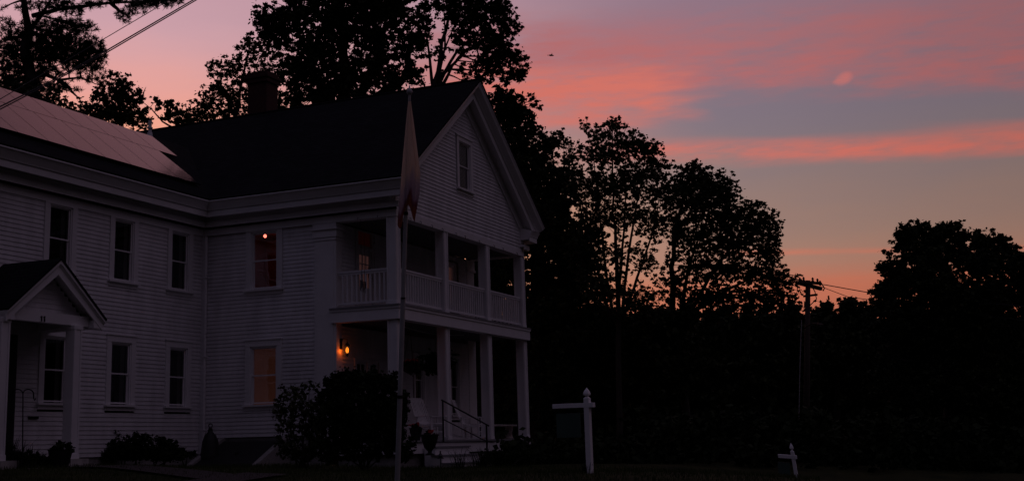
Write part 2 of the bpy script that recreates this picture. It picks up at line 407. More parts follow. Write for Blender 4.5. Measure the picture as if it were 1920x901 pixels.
def window(o, ud, nrm, u0, u1, z0, z1, kind='dark', cas=.20, head=.20, sillh=.10, depth=.12, name='window', dark=None, mid=.5):
    """double-hung window. glass opening u0..u1, z0..z1 on the wall plane"""
    def P3(u, z, n): return Vector((o[0]+ud[0]*u+nrm[0]*n, o[1]+ud[1]*u+nrm[1]*n, z))
    U = Vector((ud[0], ud[1], 0)); N = Vector((nrm[0], nrm[1], 0)); Z = Vector((0, 0, 1))
    def bx(m, ua, ub, za, zb, na, nb): m.obox(P3((ua+ub)/2, (za+zb)/2, (na+nb)/2), (abs(ub-ua)/2, abs(nb-na)/2, abs(zb-za)/2), U, N, Z)
    f = MB()
    bx(f, u0-cas, u0-.035, z0-.03, z1+.035, -.02, .045); bx(f, u1+.035, u1+cas, z0-.03, z1+.035, -.02, .045)
    bx(f, u0-cas, u1+cas, z1+.035, z1+head, -.02, .048)
    if head > .12: bx(f, u0-cas-.02, u1+cas+.02, z1+head, z1+head+.03, -.02, .075)
    # jamb liner and sashes
    for (a, b) in ((u0-.035, u0), (u1, u1+.035)): bx(f, a, b, z0-.03, z1+.035, -depth, .02)
    bx(f, u0-.035, u1+.035, z1, z1+.035, -depth, .02)
    zm = z0+(z1-z0)*mid; sw = .035
    for (za, zb, nn) in ((z0, zm+.02, -.045), (zm-.02, z1, -.02)):
        bx(f, u0, u0+sw, za, zb, nn-.03, nn); bx(f, u1-sw, u1, za, zb, nn-.03, nn)
        bx(f, u0+sw, u1-sw, za, za+sw, nn-.03, nn-.001); bx(f, u0+sw, u1-sw, zb-sw, zb, nn-.03, nn-.001)
    w = f.build(name, MT['trim'], house)
    s = MB(); bx(s, u0-cas-.04, u1+cas+.04, z0-.03-.05, z0-.03, -depth, .11); bx(s, u0-cas, u1+cas, z0-.08-sillh, z0-.08, -.02, .035)
    s.build('sill', MT['trim'], w)
    p = MB()
    for (za, zb, nn) in ((z0+sw, zm+.02-sw, -.06), (zm-.02+sw, z1-sw, -.035)):
        p.poly([P3(u0+sw, za, nn), P3(u1-sw, za, nn), P3(u1-sw, zb, nn), P3(u0+sw, zb, nn)])
    p.build('pane', MT['glass'], w)
    q = MB()
    if kind == 'dark':                   # near-black box, the unlit room's darkness put into its colour; curtain edges
        dd = depth+.5
        bx(q, u0-.2, u1+.2, z0-.2, z1+.2, -dd-.02, -dd)
        for (a, b) in ((u0-.2, u0-.18), (u1+.18, u1+.2)): bx(q, a, b, z0-.2, z1+.2, -dd, -depth)
        bx(q, u0-.18, u1+.18, z1+.18, z1+.2, -dd, -depth); bx(q, u0-.18, u1+.18, z0-.2, z0-.18, -dd, -depth)
        q.build('room', MT['dark'], w)
        c = MB()
        def drape(ua, ub):
            n_ = 14; pr = None
            for i in range(n_+1):
                u = ua+(ub-ua)*i/n_; nn = -depth-.06+.018*math.sin(i*2.1)
                cur = (P3(u, z0-.02, nn), P3(u, z1, nn))
                if pr: c.poly([pr[0], cur[0], cur[1], pr[1]])
                pr = cur
        wd = u1-u0
        drape(u0-.02, u0+wd*rnd.uniform(.10, .2)); drape(u1-wd*rnd.uniform(.16, .26), u1+.02)
        c.build('curtain', MT['curtain'], w)
    elif kind in ('blind', 'lit', 'glow'):
        m = MT[{'blind': 'blind', 'lit': 'orange_blind', 'glow': 'pink_blind'}[kind]]
        nn = -depth-.015
        k = 34
        for i in range(k):
            za = z0-.02+(z1-z0+.04)*i/k; zb = z0-.02+(z1-z0+.04)*(i+1)/k
            q.poly([P3(u0-.02, za, nn+.006), P3(u1+.02, za, nn+.006), P3(u1+.02, zb, nn-.006), P3(u0-.02, zb, nn-.006)])
        q.build('blind', m, w)
    return w

SX = .04                                  # the siding of the long side lies a little behind the posts
# window list: (wall, u0,u1,z0,z1,kind)
ell_w = [(-6.015, -5.324, 4.205, 5.742), (-3.715, -3.027, 4.205, 5.742), (-1.408, -.727, 4.205, 5.742),
         (-6.015, -5.324, 1.081, 2.582), (-3.715, -3.027, 1.081, 2.582), (-1.408, -.727, 1.081, 2.582),
         (-10.4, -9.7, 4.205, 5.742), (-12.7, -12.0, 4.205, 5.742), (-12.7, -12.0, 1.081, 2.582), (-10.4, -9.7, 1.081, 2.582)]
side_w = [(3.723, 4.511, 4.205, 5.742), (3.723, 4.511, 1.081, 2.582)]
C_ = .20
def hole(w, c=C_, hd=.2): return (w[0]-c, w[1]+c, w[2]-.18, w[3]+hd)
# --- walls
w1 = MB()
eh = [hole(w) for w in ell_w]+[(-8.35, -7.0, -.2, 2.55)]
siding(w1, (0, D), (1, 0), (0, -1), LX, SX-.1, -.22, 5.81, eh)
w1.build('wall', MT['siding'], house)
w2 = MB()
siding(w2, (SX, 0), (0, 1), (-1, 0), Pd+.66, D-.08, .2, 5.81, [hole(w) for w in side_w])
w2.build('wall', MT['siding'], house)
# attic gable
ridge_x, ridge_z, eave_z, over = 4.40, 10.52, 6.68, .62
sl_ = (ridge_z-eave_z)/(ridge_x+over)
w3 = MB(); aw = (3.98, 4.72, 7.28, 8.64)
def gclip(a, b):
    d = (ridge_z-.36-b)/sl_; d = max(d, .02); return (max(.06, ridge_x-d), min(Wd-.06, ridge_x+d))
siding(w3, (0, 0), (1, 0), (0, -1), 0, Wd, 5.985, ridge_z-.55, [(aw[0]-.2, aw[1]+.2, aw[2]-.15, aw[3]+.2)], gclip)
w3.prism([(0.02, .03, 5.98), (Wd-.02, .03, 5.98), (Wd-.02, .03, 6.9), (ridge_x+.3, .03, ridge_z-.35), (ridge_x-.3, .03, ridge_z-.35), (.02, .03, 6.9)][:2]+[(Wd-.02, .03, 6.6), (ridge_x, .03, ridge_z-.3), (.02, .03, 6.6)], (0, .01, 0)) if False else None
w3.build('wall', MT['siding'], house)
# porch back wall, two storeys
w4 = MB()
bh_up = [(1.02, 2.12, 3.5, 5.72), (6.75, 7.65, 3.7, 5.6)]
bh_lo = [(.93, 2.29, 0.05, 2.2), (4.35, 5.15, .9, 2.6), (6.8, 7.6, .6, 2.65)]
siding(w4, (0, Pd), (1, 0), (0, -1), .02, Wd-.5, 0.02, 3.05, bh_lo)
siding(w4, (0, Pd), (1, 0), (0, -1), .02, Wd-.5, 3.5, 5.80, bh_up)
w4.build('wall', MT['siding'], house)
# plain far walls that close the volume (seen only from other positions)
w5 = MB()
w5.box((Wd-.12, Pd+.6, -.7), (Wd-.02, 12.2, 6.6)); w5.box((SX+.1, 12.1, -.7), (Wd-.12, 12.2, 6.6))
w5.poly([(SX, 12.15, 6.6), (Wd, 12.15, 6.6), (ridge_x, 12.15, ridge_z-.1)])
w5.box((LX, 11.5, -.5), (0, 11.6, 6.4)); w5.box((LX, D+.05, -.5), (LX+.1, 11.5, 6.4)); w5.box((SX+.02, 11.6, -.5), (SX+.1, 12.1, 6.4))
w5.poly([(LX+.05, D, 6.4), (LX+.05, 11.6, 6.4), (LX+.05, 8.85, 9.1)])
w5.build('wall', MT['siding'], house)
# foundation
fd = MB(); fd.box((LX, D+.03, -1.0), (SX, D+.3, -.2)); fd.box((SX+.03, Pd+.4, -1.0), (SX+.3, D+.02, .19)); fd.build('foundation', MT['stone'], house)
# corner pilasters and boards
pl = MB()
pl.box((-.01, Pd-.02, -.3), (.3, Pd+.66, 5.42)); pl.box((-.03, Pd+.06, .1), (-.01, Pd+.58, 5.30))
pl.box((-.06, Pd-.06, 5.42), (.3, Pd+.70, 5.62)); pl.box((-.04, Pd-.04, 5.34), (.3, Pd+.68, 5.40)); pl.box((-.11, Pd-.10, 5.62), (.3, Pd+.74, 5.665))
pl.box((-.03, Pd-.03, 5.665), (.3, Pd+.70, 5.8))
pl.build('pilaster', MT['trim'], house, bevel=.006)
pl = MB(); pl.box((Wd-.55, Pd-.03, -.3), (Wd, Pd+.6, 5.42)); pl.box((Wd-.6, Pd-.08, 5.42), (Wd+.04, Pd+.65, 5.5)); pl.box((Wd-.57, Pd-.05, 5.5), (Wd+.02, Pd+.62, 5.8))
pl.build('pilaster', MT['trim'], house, bevel=.006)
cb = MB(); cb.box((SX-.12, D-.13, -.3), (SX-.02, D-.0, 5.8)); cb.build('corner_board', MT['trim'], house)
cb = MB(); cb.box((-8.05, D-.035, 2.75), (-7.82, D+.01, 5.8)); cb.build('corner_board', MT['trim'], house)
dp = MB(); dp.tube([(SX-.17, D-.19, 5.75), (SX-.17, D-.19, -.2), (SX-.30, D-.34, -.42)], .042, 10)
for z in (4.6, 2.4, .4): dp.box((SX-.23, D-.25, z), (SX-.10, D-.12, z+.03))
dp.build('downspout', MT['trim'], house, smooth=False)

# --- cornice, swept round the eaves
prof = [(0, 5.807), (.035, 5.807), (.035, 5.99), (0, 5.99), (0, 6.10), (.175, 6.10), (.175, 6.02), (.2, 6.02), (.2, 6.165), (.04, 6.165), (.04, 6.33), (.42, 6.33), (.42, 6.26), (.45, 6.26), (.45, 6.405), (.42, 6.41), (.42, 6.435), (.475, 6.435), (.49, 6.47), (.56, 6.58), (.61, 6.645), (.64, 6.65), (.64, 6.68), (.3, 6.68), (0, 6.6)]  # lips, pockets and groove shaped to keep the bands between strips dark
def sweep(mb, path, prof, closed_ends=True):
    P_ = [Vector((*p, 0)) for p in path]; n = len(prof); rings = []
    def nrm(a, b):
        d = (b-a).normalized(); return Vector((-d.y, d.x, 0))          # outward is to the left of travel
    for i, p in enumerate(P_):
        if i == 0: m = nrm(P_[0], P_[1])
        elif i == len(P_)-1: m = nrm(P_[-2], P_[-1])
        else:
            a, b = nrm(P_[i-1], p), nrm(p, P_[i+1]); m = (a+b); m = m/(m.length**2)*2
        rings.append(len(mb.v))
        for o, z in prof: mb.v.append((p.x+m.x*o, p.y+m.y*o, z))
    for a, b in zip(rings, rings[1:]):
        for j in range(n): mb.f.append((a+j, a+(j+1) % n, b+(j+1) % n, b+j))
    mb.f.append(tuple(rings[0]+j for j in range(n))[::-1]); mb.f.append(tuple(rings[-1]+j for j in range(n)))
prof_eave = prof
sw1 = MB(); sweep(sw1, [(.05, 0), (0, 0), (0, D), (LX, D)], [(o, z) for o, z in prof])
sw1.build('cornice', MT['trim'], house)
prof_ret = [(0, 6.1), (.175, 6.1), (.175, 6.02), (.2, 6.02), (.2, 6.165), (.04, 6.165), (.04, 6.33), (.42, 6.33), (.42, 6.26), (.45, 6.26), (.45, 6.405), (.475, 6.42), (.49, 6.47), (.56, 6.58), (.58, 6.60), (0, 6.72)]
sw2 = MB(); sweep(sw2, [(Wd, 12), (Wd, 0), (Wd-.28, 0)], [(o*.76, z) for o, z in prof_ret])
sw2.build('cornice', MT['trim'], house)
# architrave of the gable, end to end with the side one; beam carries the gable
ar = MB(); ar.box((.04, -.03, 5.807), (Wd-.035, .26, 5.985)); ar.box((0, .26, 5.807), (.26, Pd-.03, 5.99)); ar.box((Wd-.26, .26, 5.807), (Wd, Pd-.03, 5.99))
ar.build('beam', MT['trim'], house)
hk = MB()
for x in (.75, 1.35, 2.05, 2.7, 3.6, 4.2, 5.2, 6.3, 7.0, 8.1):
    hk = MB(); hk.tube([(x, -.03, 5.86), (x, -.07, 5.85), (x, -.075, 5.80), (x, -.05, 5.78)], .008, 5); hk.build('hook', MT['blackmetal'], house)
for y in (.5, 1.1):
    hk = MB(); hk.tube([(-.035, y, 5.86), (-.07, y, 5.85), (-.075, y, 5.80)], .008, 5); hk.build('hook', MT['blackmetal'], house)
# --- rake: profile (depth below roof surface, y) extruded up both slopes; soffit pocket added to darken its band
rk_prof = [(0, -.58), (.035, -.58), (.05, -.56), (.12, -.53), (.22, -.40), (.25, -.37), (.26, -.34), (.27, -.34), (.41, -.34), (.41, -.31), (.33, -.31), (.33, -.055), (.60, -.055), (.62, .02), (0, .02)]
cosr = 1/math.sqrt(1+sl_*sl_)
for sgn in (-1, 1):
    m = MB(); cut = .13 if sgn > 0 else 0; xe = ridge_x+sgn*(ridge_x+over-cut)
    rings = []
    for (x, z, end) in ((ridge_x, ridge_z, 'ridge'), (xe, eave_z+cut*sl_, 'eave')):
        rings.append(len(m.v))
        for d, y in rk_prof:
            if end == 'ridge': m.v.append((x, y, z-d/cosr))
            else:
                dd = d                          # cut square to the slope
                m.v.append((x-sgn*dd*sl_*cosr*1.0, y, z-dd*cosr))
    n = len(rk_prof)
    for j in range(n): m.f.append((rings[0]+j, rings[0]+(j+1) % n, rings[1]+(j+1) % n, rings[1]+j))
    m.f.append(tuple(rings[0]+j for j in range(n))); m.f.append(tuple(rings[1]+j for j in range(n)))
    m.build('rake_board', MT['trim'], house)
# --- roofs
rf = MB(); T_ = .05
def slab(mb, pts, t=T_):
    pts = [Vector(p) for p in pts]; n = (pts[1]-pts[0]).cross(pts[2]-pts[0]).normalized()
    if n.z < 0: n = -n
    mb.prism(pts, n*t)
zroof = lambda d: eave_z+sl_*d
VJ = (8.85-(D-over))                        # run of the wing roof from eave to ridge
wing_ridge_z = eave_z+sl_*VJ
slab(rf, [(-over, -.60, eave_z), (ridge_x, -.60, ridge_z), (ridge_x, 12.5, ridge_z), (-over, 12.5, eave_z)])
slab(rf, [(2*ridge_x+over-.13, -.60, eave_z+.13*sl_), (ridge_x+.001, -.60, ridge_z), (ridge_x+.001, 12.5, ridge_z), (2*ridge_x+over-.13, 12.5, eave_z+.13*sl_)])
rf.tube([(ridge_x, -.62, ridge_z+.055), (ridge_x, 12.5, ridge_z+.055)], .05, 6)
roof = rf.build('roof', MT['shingley'], house)
ye, yr = D-over, 8.85
rw = MB()
slab(rw, [(LX-.3, ye, eave_z), (-over, ye, eave_z), (-over+VJ, yr, wing_ridge_z), (LX-.3, yr, wing_ridge_z)], .054)
slab(rw, [(LX-.3, 2*yr-ye, eave_z), (-over, 2*yr-ye, eave_z), (-over+VJ, yr+.001, wing_ridge_z), (LX-.3, yr+.001, wing_ridge_z)], .054)
wroof = rw.build('roof', MT['shinglex'], house)
# solar panels, two rows stepping back from the valley; each panel a part
sdir = Vector((0, cosr, sl_*cosr)); nrm_ = Vector((0, -sl_*cosr, cosr))
def panel(x1, s0, s1, w=.99):
    base = Vector((x1-w, ye, eave_z)) + nrm_*.13
    m = MB(); c = base+Vector((w/2, 0, 0))+sdir*((s0+s1)/2)
    m.obox(c, (w/2-.010, (s1-s0)/2-.004, .018), (1, 0, 0), sdir, nrm_)
    pn = m.build('solar_panel', MT['panel'], house)
    return pn
s_a0, s_a1, s_b1 = .60/cosr, 2.12/cosr, 3.08/cosr
for i in range(13): panel(-.30-i*.995, s_a0, s_a1-.01)
for i in range(14): panel(.56-i*.995, s_a1+.01, s_b1)
rl = MB()
for s_ in (s_a0+.3, s_a1-.35, s_a1+.3, s_b1-.3):
    a = Vector((-13.1, ye, eave_z))+sdir*s_+nrm_*.085; b = Vector((-.35 if s_ < s_a1 else .5, ye, eave_z))+sdir*s_+nrm_*.085
    rl.bar(a, b, .04, .04, nrm_)
rl.build('panel_rail', MT['alu'], house)
vp = MB(); b0 = Vector((1.25, 8.75, wing_ridge_z-.1)); 
q = at(281, 247, (Vector((1.6, 9.1, 9.6))-CAM).dot(_fw)); 
vp.tube([(q.x, q.y, q.z-.5), (q.x, q.y, q.z+.36)], .055, 12); vp.tube([(q.x, q.y, q.z+.10), (q.x, q.y, q.z+.14)], .085, 12); vp.tube([(q.x, q.y, q.z-.45), (q.x, q.y, q.z-.02)], [.16, .07], 12)
vp.build('vent_pipe', MT['pipe'], house)
ch = MB(); cx0, cy0 = 4.70, 7.25
ch.box((cx0, cy0, 9.6), (cx0+.66, cy0+.74, 11.75)); ch.box((cx0-.05, cy0-.05, 11.75), (cx0+.71, cy0+.79, 11.9)); ch.box((cx0-.09, cy0-.09, 11.9), (cx0+.75, cy0+.83, 12.0)); ch.box((cx0-.02, cy0-.02, 12.0), (cx0+.68, cy0+.76, 12.12))
chm = ch.build('chimney', MT['brick'], roof)

# --- windows
for i, w in enumerate(ell_w):
    window((0, D), (1, 0), (0, -1), *w, head=(.065 if w[2] > 4 else .2))
wu = window((SX, 0), (0, 1), (-1, 0), *side_w[0], kind='none', head=.065)
window((SX, 0), (0, 1), (-1, 0), *side_w[1], kind='lit')
window((0, 0), (1, 0), (0, -1), *aw, kind='blind', cas=.17, head=.17, depth=.075)
# lit upstairs room behind the upper side window
rm = MB(); x0, x1, y0, y1, z0, z1 = SX+.14, 2.6, 3.2, 5.8, 3.7, 6.0
rm.poly([(x1, y0, z0), (x1, y1, z0), (x1, y1, z1), (x1, y0, z1)]); rm.poly([(x0, y1, z0), (x1, y1, z0), (x1, y1, z1), (x0, y1, z1)])
rm.poly([(x0, y0, z0), (x1, y0, z0), (x1, y0, z1), (x0, y0, z1)]); rm.poly([(x0, y0, z1), (x1, y0, z1), (x1, y1, z1), (x0, y1, z1)]); rm.poly([(x0, y0, z0), (x1, y0, z0), (x1, y1, z0), (x0, y1, z0)])
for (ya, yb, za, zb) in ((y0, 3.69, z0, z1), (4.545, y1, z0, z1), (3.69, 4.545, z0, 4.17), (3.69, 4.545, 5.78, z1)): rm.poly([(x0-.005, ya, za), (x0-.005, yb, za), (x0-.005, yb, zb), (x0-.005, ya, zb)])
rm.build('room', MT['redroom'], wu)
bp = onp(0, 1.2, 497, 442)
bl = MB(); bl.lathe(bp, [(.012, .05), (.035, .03), (.05, 0), (.04, -.035), (.012, -.055)], 12); bl.build('light_bulb', MT['bulb'], wu, smooth=True)
bl = MB(); bl.tube([bp+Vector((0, 0, .05)), bp+Vector((0, 0, .07))], .03, 10); bl.build('lamp_holder', MT['blackmetal'], wu)
pl_ = bpy.data.lights.new('room_light', 'POINT'); pl_.energy = .42; pl_.color = (1, .32, .2); pl_.shadow_soft_size = .06
po = bpy.data.objects.new('room_light', pl_); po.location = bp+Vector((0, 0, -.12)); sc.collection.objects.link(po)


# --- porch: floors, posts, balcony, rails
po_ = MB(); po_.box((-.0, .0, -.07), (Wd, Pd+.05, 0)); po_.box((-.06, -.08, -.05), (Wd+.06, .0, -.003)); po_.build('porch_floor', MT['floor'], house)
sk = MB(); sk.box((-.02, -.035, -.34), (Wd+.02, -.0, -.07)); sk.box((-.02, 0, -.34), (.02, Pd, -.07)); sk.build('skirt_board', MT['trim'], house)
ps = MB(); ps.box((.1, .1, -1), (Wd-.1, Pd, -.34)); ps.build('porch_base', MT['stone'], house)
dk = MB(); dk.box((.0, .0, 3.33), (Wd, Pd-.0, 3.47)); dk.box((-.13, -.14, 3.445), (Wd+.12, -.0, 3.488)); dk.box((-.13, 0, 3.445), (-.0, Pd+.14, 3.488)); dk.build('balcony_floor', MT['floor'], house)
fs = MB()
fs.box((-.08, -.10, 3.10), (Wd+.08, -.0, 3.385)); fs.box((-.08, 0, 3.10), (.0, Pd+.12, 3.385))
fs.box((-.105, -.125, 3.385), (Wd+.105, 0, 3.445)); fs.box((-.105, 0, 3.385), (0, Pd+.13, 3.445)); fs.box((0, 0, 3.10), (Wd, .2, 3.33)); fs.box((0, .2, 3.10), (.2, Pd, 3.33))
fs.build('fascia', MT['trim'], house)
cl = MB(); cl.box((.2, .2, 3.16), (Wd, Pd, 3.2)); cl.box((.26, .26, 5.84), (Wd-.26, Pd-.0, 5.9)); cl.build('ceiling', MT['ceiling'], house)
posts_x = [0.0, 2.873, 5.782, Wd-.24]; pw = .24
for k, x in enumerate(posts_x):
    for (z0, z1) in ((0, 3.10), (3.488, 5.807)):
        m = MB(); e = .018
        m.box((x, 0.0, z0), (x+pw, pw+.03, z1))
        for (a, b) in ((x, x+.05), (x+pw-.05, x+pw)): m.box((a, -e, z0), (b, -.0, z1))          # raised corner strips leave sunk panels
        m.box((x-e, 0, z0), (x, .05, z1)); m.box((x-e, pw-.02, z0), (x, pw+.03, z1))
        m.box((x-.02, -.02, z0), (x+pw+.02, pw+.05, z0+.10))
        m.build('post', MT['trim'], house, bevel=.004)
def railing(a, b, z0=3.60, z1=4.44, step=.148, bw=.040):
    a, b = Vector(a), Vector(b); L = (b-a).length; d = (b-a).normalized()
    m = MB(); up = Vector((0, 0, 1))
    m.bar(a+up*z1, b+up*z1, .085, .05); m.bar(a+up*(z1-.055), b+up*(z1-.055), .05, .05); m.bar(a+up*z0, b+up*z0, .05, .06)
    n = int(round(L/step))
    for i in range(1, n):
        p = a+d*(L*i/n); m.obox(p+up*((z0+z1)/2-.025), (bw/2, bw/2, (z1-z0)/2-.03), d, d.cross(up), up)
    m.build('railing', MT['trim'], house)
ry = .10
for i in range(3): railing((posts_x[i]+pw, ry, 0), (posts_x[i+1], ry, 0))
railing((.11, pw+.03, 0), (.11, Pd-.02, 0), step=.145)
railing((Wd-.11, pw+.03, 0), (Wd-.11, Pd-.02, 0), step=.145)
wr = MB()
pts = []
for i in range(13):
    t = i/12; pts.append((.6+t*4.2, .35, 3.02-.10*math.sin(math.pi*t)))
wr.tube(pts, .006, 5); wr.build('porch_cable', MT['trim'], house)

# --- doors on the back wall
def door(x0, x1, z0, z1, y, lites, kind, name='door', cas=.1, par=house, glassz=None, doorm=None):
    m = MB(); m.box((x0-cas, y-.05, z0), (x0, y+.02, z1+cas)); m.box((x1, y-.05, z0), (x1+cas, y+.02, z1+cas)); m.box((x0, y-.05, z1), (x1, y+.02, z1+cas))
    gz0, gz1 = glassz or (z0+.85, z1-.12); n = lites; st = .11
    m.box((x0, y-.01, z0), (x1, y+.03, gz0)); m.box((x0, y-.01, gz1), (x1, y+.03, z1)); m.box((x0, y-.01, gz0), (x0+st, y+.03, gz1)); m.box((x1-st, y-.01, gz0), (x1, y+.03, gz1))
    for i in range(1, n): 
        u = x0+st+(x1-x0-2*st)*i/n; m.box((u-.018, y-.012, gz0), (u+.018, y+.01, gz1))
    for z in ([gz1-(gz1-gz0)*.28] if n > 1 else []): m.box((x0+st, y-.012, z-.015), (x1-st, y+.008, z+.015))
    for (a, b) in ((x0+.13, (x0+x1)/2-.05), ((x0+x1)/2+.05, x1-.13)): m.box((a, y-.022, z0+.18), (b, y-.01, gz0-.14))
    d = m.build(name, doorm or MT['door'], par)
    p = MB(); p.poly([(x0+st, y, gz0), (x1-st, y, gz0), (x1-st, y, gz1), (x0+st, y, gz1)]); p.build('pane', MT['glass'], d)
    b_ = MB(); b_.box((x0+.02, y+.06, gz0-.05), (x1-.02, y+.08, gz1+.05)); b_.build('room' if kind == 'dark' else 'curtain', MT[{'blind': 'blind', 'glow': 'pink_blind', 'dark': 'dark'}[kind]], d)  # dark kind is a near-black sheet in place of the unlit interior
    h = MB(); h.lathe((x1-.07, y-.05, z0+.98), [(.012, -.02), (.03, -.01), (.03, .01), (.012, .02)], 10); h.box((x1-.09, y-.03, z0+.9), (x1-.05, y-.009, z0+1.06)); h.build('handle', MT['blackmetal'], d)
    return d
door(1.14, 1.92, 3.50, 5.22, Pd, 3, 'glow', glassz=(4.2, 5.10))
m = MB(); m.box((1.16, Pd+.0, 5.34), (1.90, Pd+.03, 5.38)); m.box((1.04, Pd-.05, 5.32), (1.14, Pd+.02, 5.76)); m.box((1.92, Pd-.05, 5.32), (2.02, Pd+.02, 5.76)); tw = m.build('transom_window', MT['door'], house)
m = MB(); m.poly([(1.14, Pd+.0, 5.38), (1.92, Pd+.0, 5.38), (1.92, Pd+.0, 5.78), (1.14, Pd+.0, 5.78)]); m.build('pane', MT['glass'], tw)
m = MB(); m.box((1.1, Pd+.05, 5.3), (1.96, Pd+.06, 5.8)); m.build('blind', MT['red_blind'], tw)
door(.98, 1.60, .02, 2.16, Pd, 2, 'dark', glassz=(.5, 2.08), cas=.06); door(1.72, 2.24, .02, 2.16, Pd, 2, 'dark', glassz=(.5, 2.08), cas=.06)
window((0, Pd), (1, 0), (0, -1), 6.9, 7.3, 4.3, 5.45, kind='glow', cas=.12, head=.12, depth=.1)
window((0, Pd), (1, 0), (0, -1), 4.5, 5.0, 1.1, 2.45, cas=.12, head=.12)
window((0, Pd), (1, 0), (0, -1), 6.95, 7.45, .80, 2.5, cas=.12, head=.12)
# wing door behind the portico
door(-8.05, -7.15, -.1, 2.35, D, 1, 'dark', glassz=(1.1, 2.1), cas=.22, doorm=MT['black'])
vt = MB(); q = onp(1, D-.02, 62, 782); vt.box((q.x-.15, q.y-.03, q.z-.03), (q.x+.15, q.y+.02, q.z+.03)); vt.build('wall_vent', MT['blackmetal'], house)
# --- lantern by the porch door
ln = MB(); ly = Pd-.22; lz = 2.40; lx = onp(1, ly, 651, 657).x
ln.box((lx-.05, Pd-.045, lz+.02), (lx+.05, Pd-.017, lz+.30)); ln.tube([(lx, Pd-.04, lz+.22), (lx, Pd-.10, lz+.30), (lx, ly, lz+.27), (lx, ly, lz+.17)], .011, 6)
ln.lathe((lx, ly, lz), [(.015, .20), (.03, .17), (.085, .115), (.08, .105)], 6)
for a in range(6):
    an = math.pi*(a+.5)/3; ln.tube([(lx+.07*math.cos(an), ly+.07*math.sin(an), lz+.11), (lx+.05*math.cos(an), ly+.05*math.sin(an), lz-.12)], .005, 4)
ln.lathe((lx, ly, lz), [(.052, -.12), (.055, -.13), (.02, -.16), (.008, -.18)], 6)
lt = ln.build('wall_lantern', MT['blackmetal'], house)
fl = MB(); fl.lathe((lx, ly, lz), [(.012, -.09), (.036, -.055), (.042, -.01), (.028, .04), (.008, .075)], 12); fl.build('light_bulb', MT['flame'], lt, smooth=True)
fl = MB(); fl.lathe((lx, ly, lz), [(.048, -.115), (.066, .10)], 6); fl.build('pane', MT['glass'], lt)
pl_ = bpy.data.lights.new('lantern_light', 'POINT'); pl_.energy = .55; pl_.color = (1, .12, .006); pl_.shadow_soft_size = .03
po = bpy.data.objects.new('lantern_light', pl_); po.location = (lx-.03, ly+.13, lz-.03); sc.collection.objects.link(po)
# wind chimes in the balcony opening
for (px_, z0, z1) in ((677, 3.84, 5.75), (683, 3.82, 5.75), (692, 4.22, 5.0)):
    q = onp(1, .9, px_, 480)
    m = MB(); m.tube([(q.x, .9, z1), (q.x, .9, z0+.3)], .006, 5)
    for a in range(5): m.tube([(q.x+.03*math.cos(a*1.257), .9+.03*math.sin(a*1.257), z0+.28), (q.x+.03*math.cos(a*1.257), .9+.03*math.sin(a*1.257), z0+.03*a)], .008, 5)
    m.lathe((q.x, .9, z0+.29), [(.045, 0), (.045, .012)], 10)
    o = m.build('wind_chime', MT['blackmetal'], None, loc=(q.x, .9, z0))
    tag(o, {677: 'thin black wind chime hanging in the balcony, first from the pilaster', 683: 'thin black wind chime hanging in the balcony, middle one of three', 692: 'short black wind chime hanging in the balcony beside the corner post side'}[px_], 'wind chime', 'wind chimes on the balcony')

# --- portico
ptc = MB(); yk = 4.55; ax_, az_ = -7.42, 4.10; ev_z, ev = 2.86, 1.51
prt = empty('portico', (ax_, yk, -.3)); prt.parent = house; prt.location = Vector((ax_, yk, -.3))-worldloc(house)
def pbuild(m, name, material, **k): return m.build(name, material, prt, **k)
ps_ = (az_-ev_z)/ev; pc = 1/math.sqrt(1+ps_**2)
rm_ = MB()
for sg in (-1, 1): slab(rm_, [(ax_+sg*ev, yk-.13, ev_z), (ax_+sg*.0005, yk-.13, az_), (ax_+sg*.0005, D-.03, az_), (ax_+sg*ev, D-.03, ev_z)], .045)
pbuild(rm_, 'roof', MT['shingley'])
for sg in (-1, 1):
    m = MB(); pr = [(0, -.11), (.06, -.11), (.09, -.07), (.11, -.05), (.25, -.05), (.25, -.01), (.09, -.01), (.09, .36), (.03, .36), (.03, .12), (0, .12)]; rings = []
    for e_ in (0, 1):
        rings.append(len(m.v))
        for d_, y_ in pr:
            if e_ == 0: m.v.append((ax_, yk+y_, az_-d_/pc))
            else: m.v.append((ax_+sg*ev-sg*d_*ps_*pc*.2, yk+y_, ev_z-d_*.9))
    n = len(pr)
    for j in range(n): m.f.append((rings[0]+j, rings[0]+(j+1) % n, rings[1]+(j+1) % n, rings[1]+j))
    m.f.append(tuple(rings[0]+j for j in range(n))); m.f.append(tuple(rings[1]+j for j in range(n)))
    pbuild(m, 'rake_board', MT['trim'])
m = MB()
def pclip(a, b):
    d_ = max((az_-.12-b)/ps_, .02); return (ax_-d_, ax_+d_)
siding(m, (0, yk+.33), (1, 0), (0, -1), 0, 1, 2.95, az_-.32, (), pclip); pbuild(m, 'pediment', MT['siding'])
m = MB(); m.box((ax_-1.22, yk+.10, 2.71), (ax_+1.18, yk+.28, 2.94)); m.box((ax_-1.22, yk+.28, 2.80), (ax_+1.18, yk+.345, 2.96)); m.box((ax_-1.38, yk+.28, 2.71), (ax_-1.15, D-.03, 2.92)); m.box((ax_+1.1, yk+.28, 2.71), (ax_+1.33, D-.03, 2.92))
m.box((ax_+1.19, yk-.04, 2.68), (ax_+1.47, D-.05, 2.86)); m.box((ax_-1.47, yk-.04, 2.68), (ax_-1.23, D-.05, 2.86))
pbuild(m, 'beam', MT['trim'])
m = MB(); m.box((ax_-1.15, yk+.28, 2.86), (ax_+1.1, D-.03, 2.9)); pbuild(m, 'ceiling', MT['ceiling'])
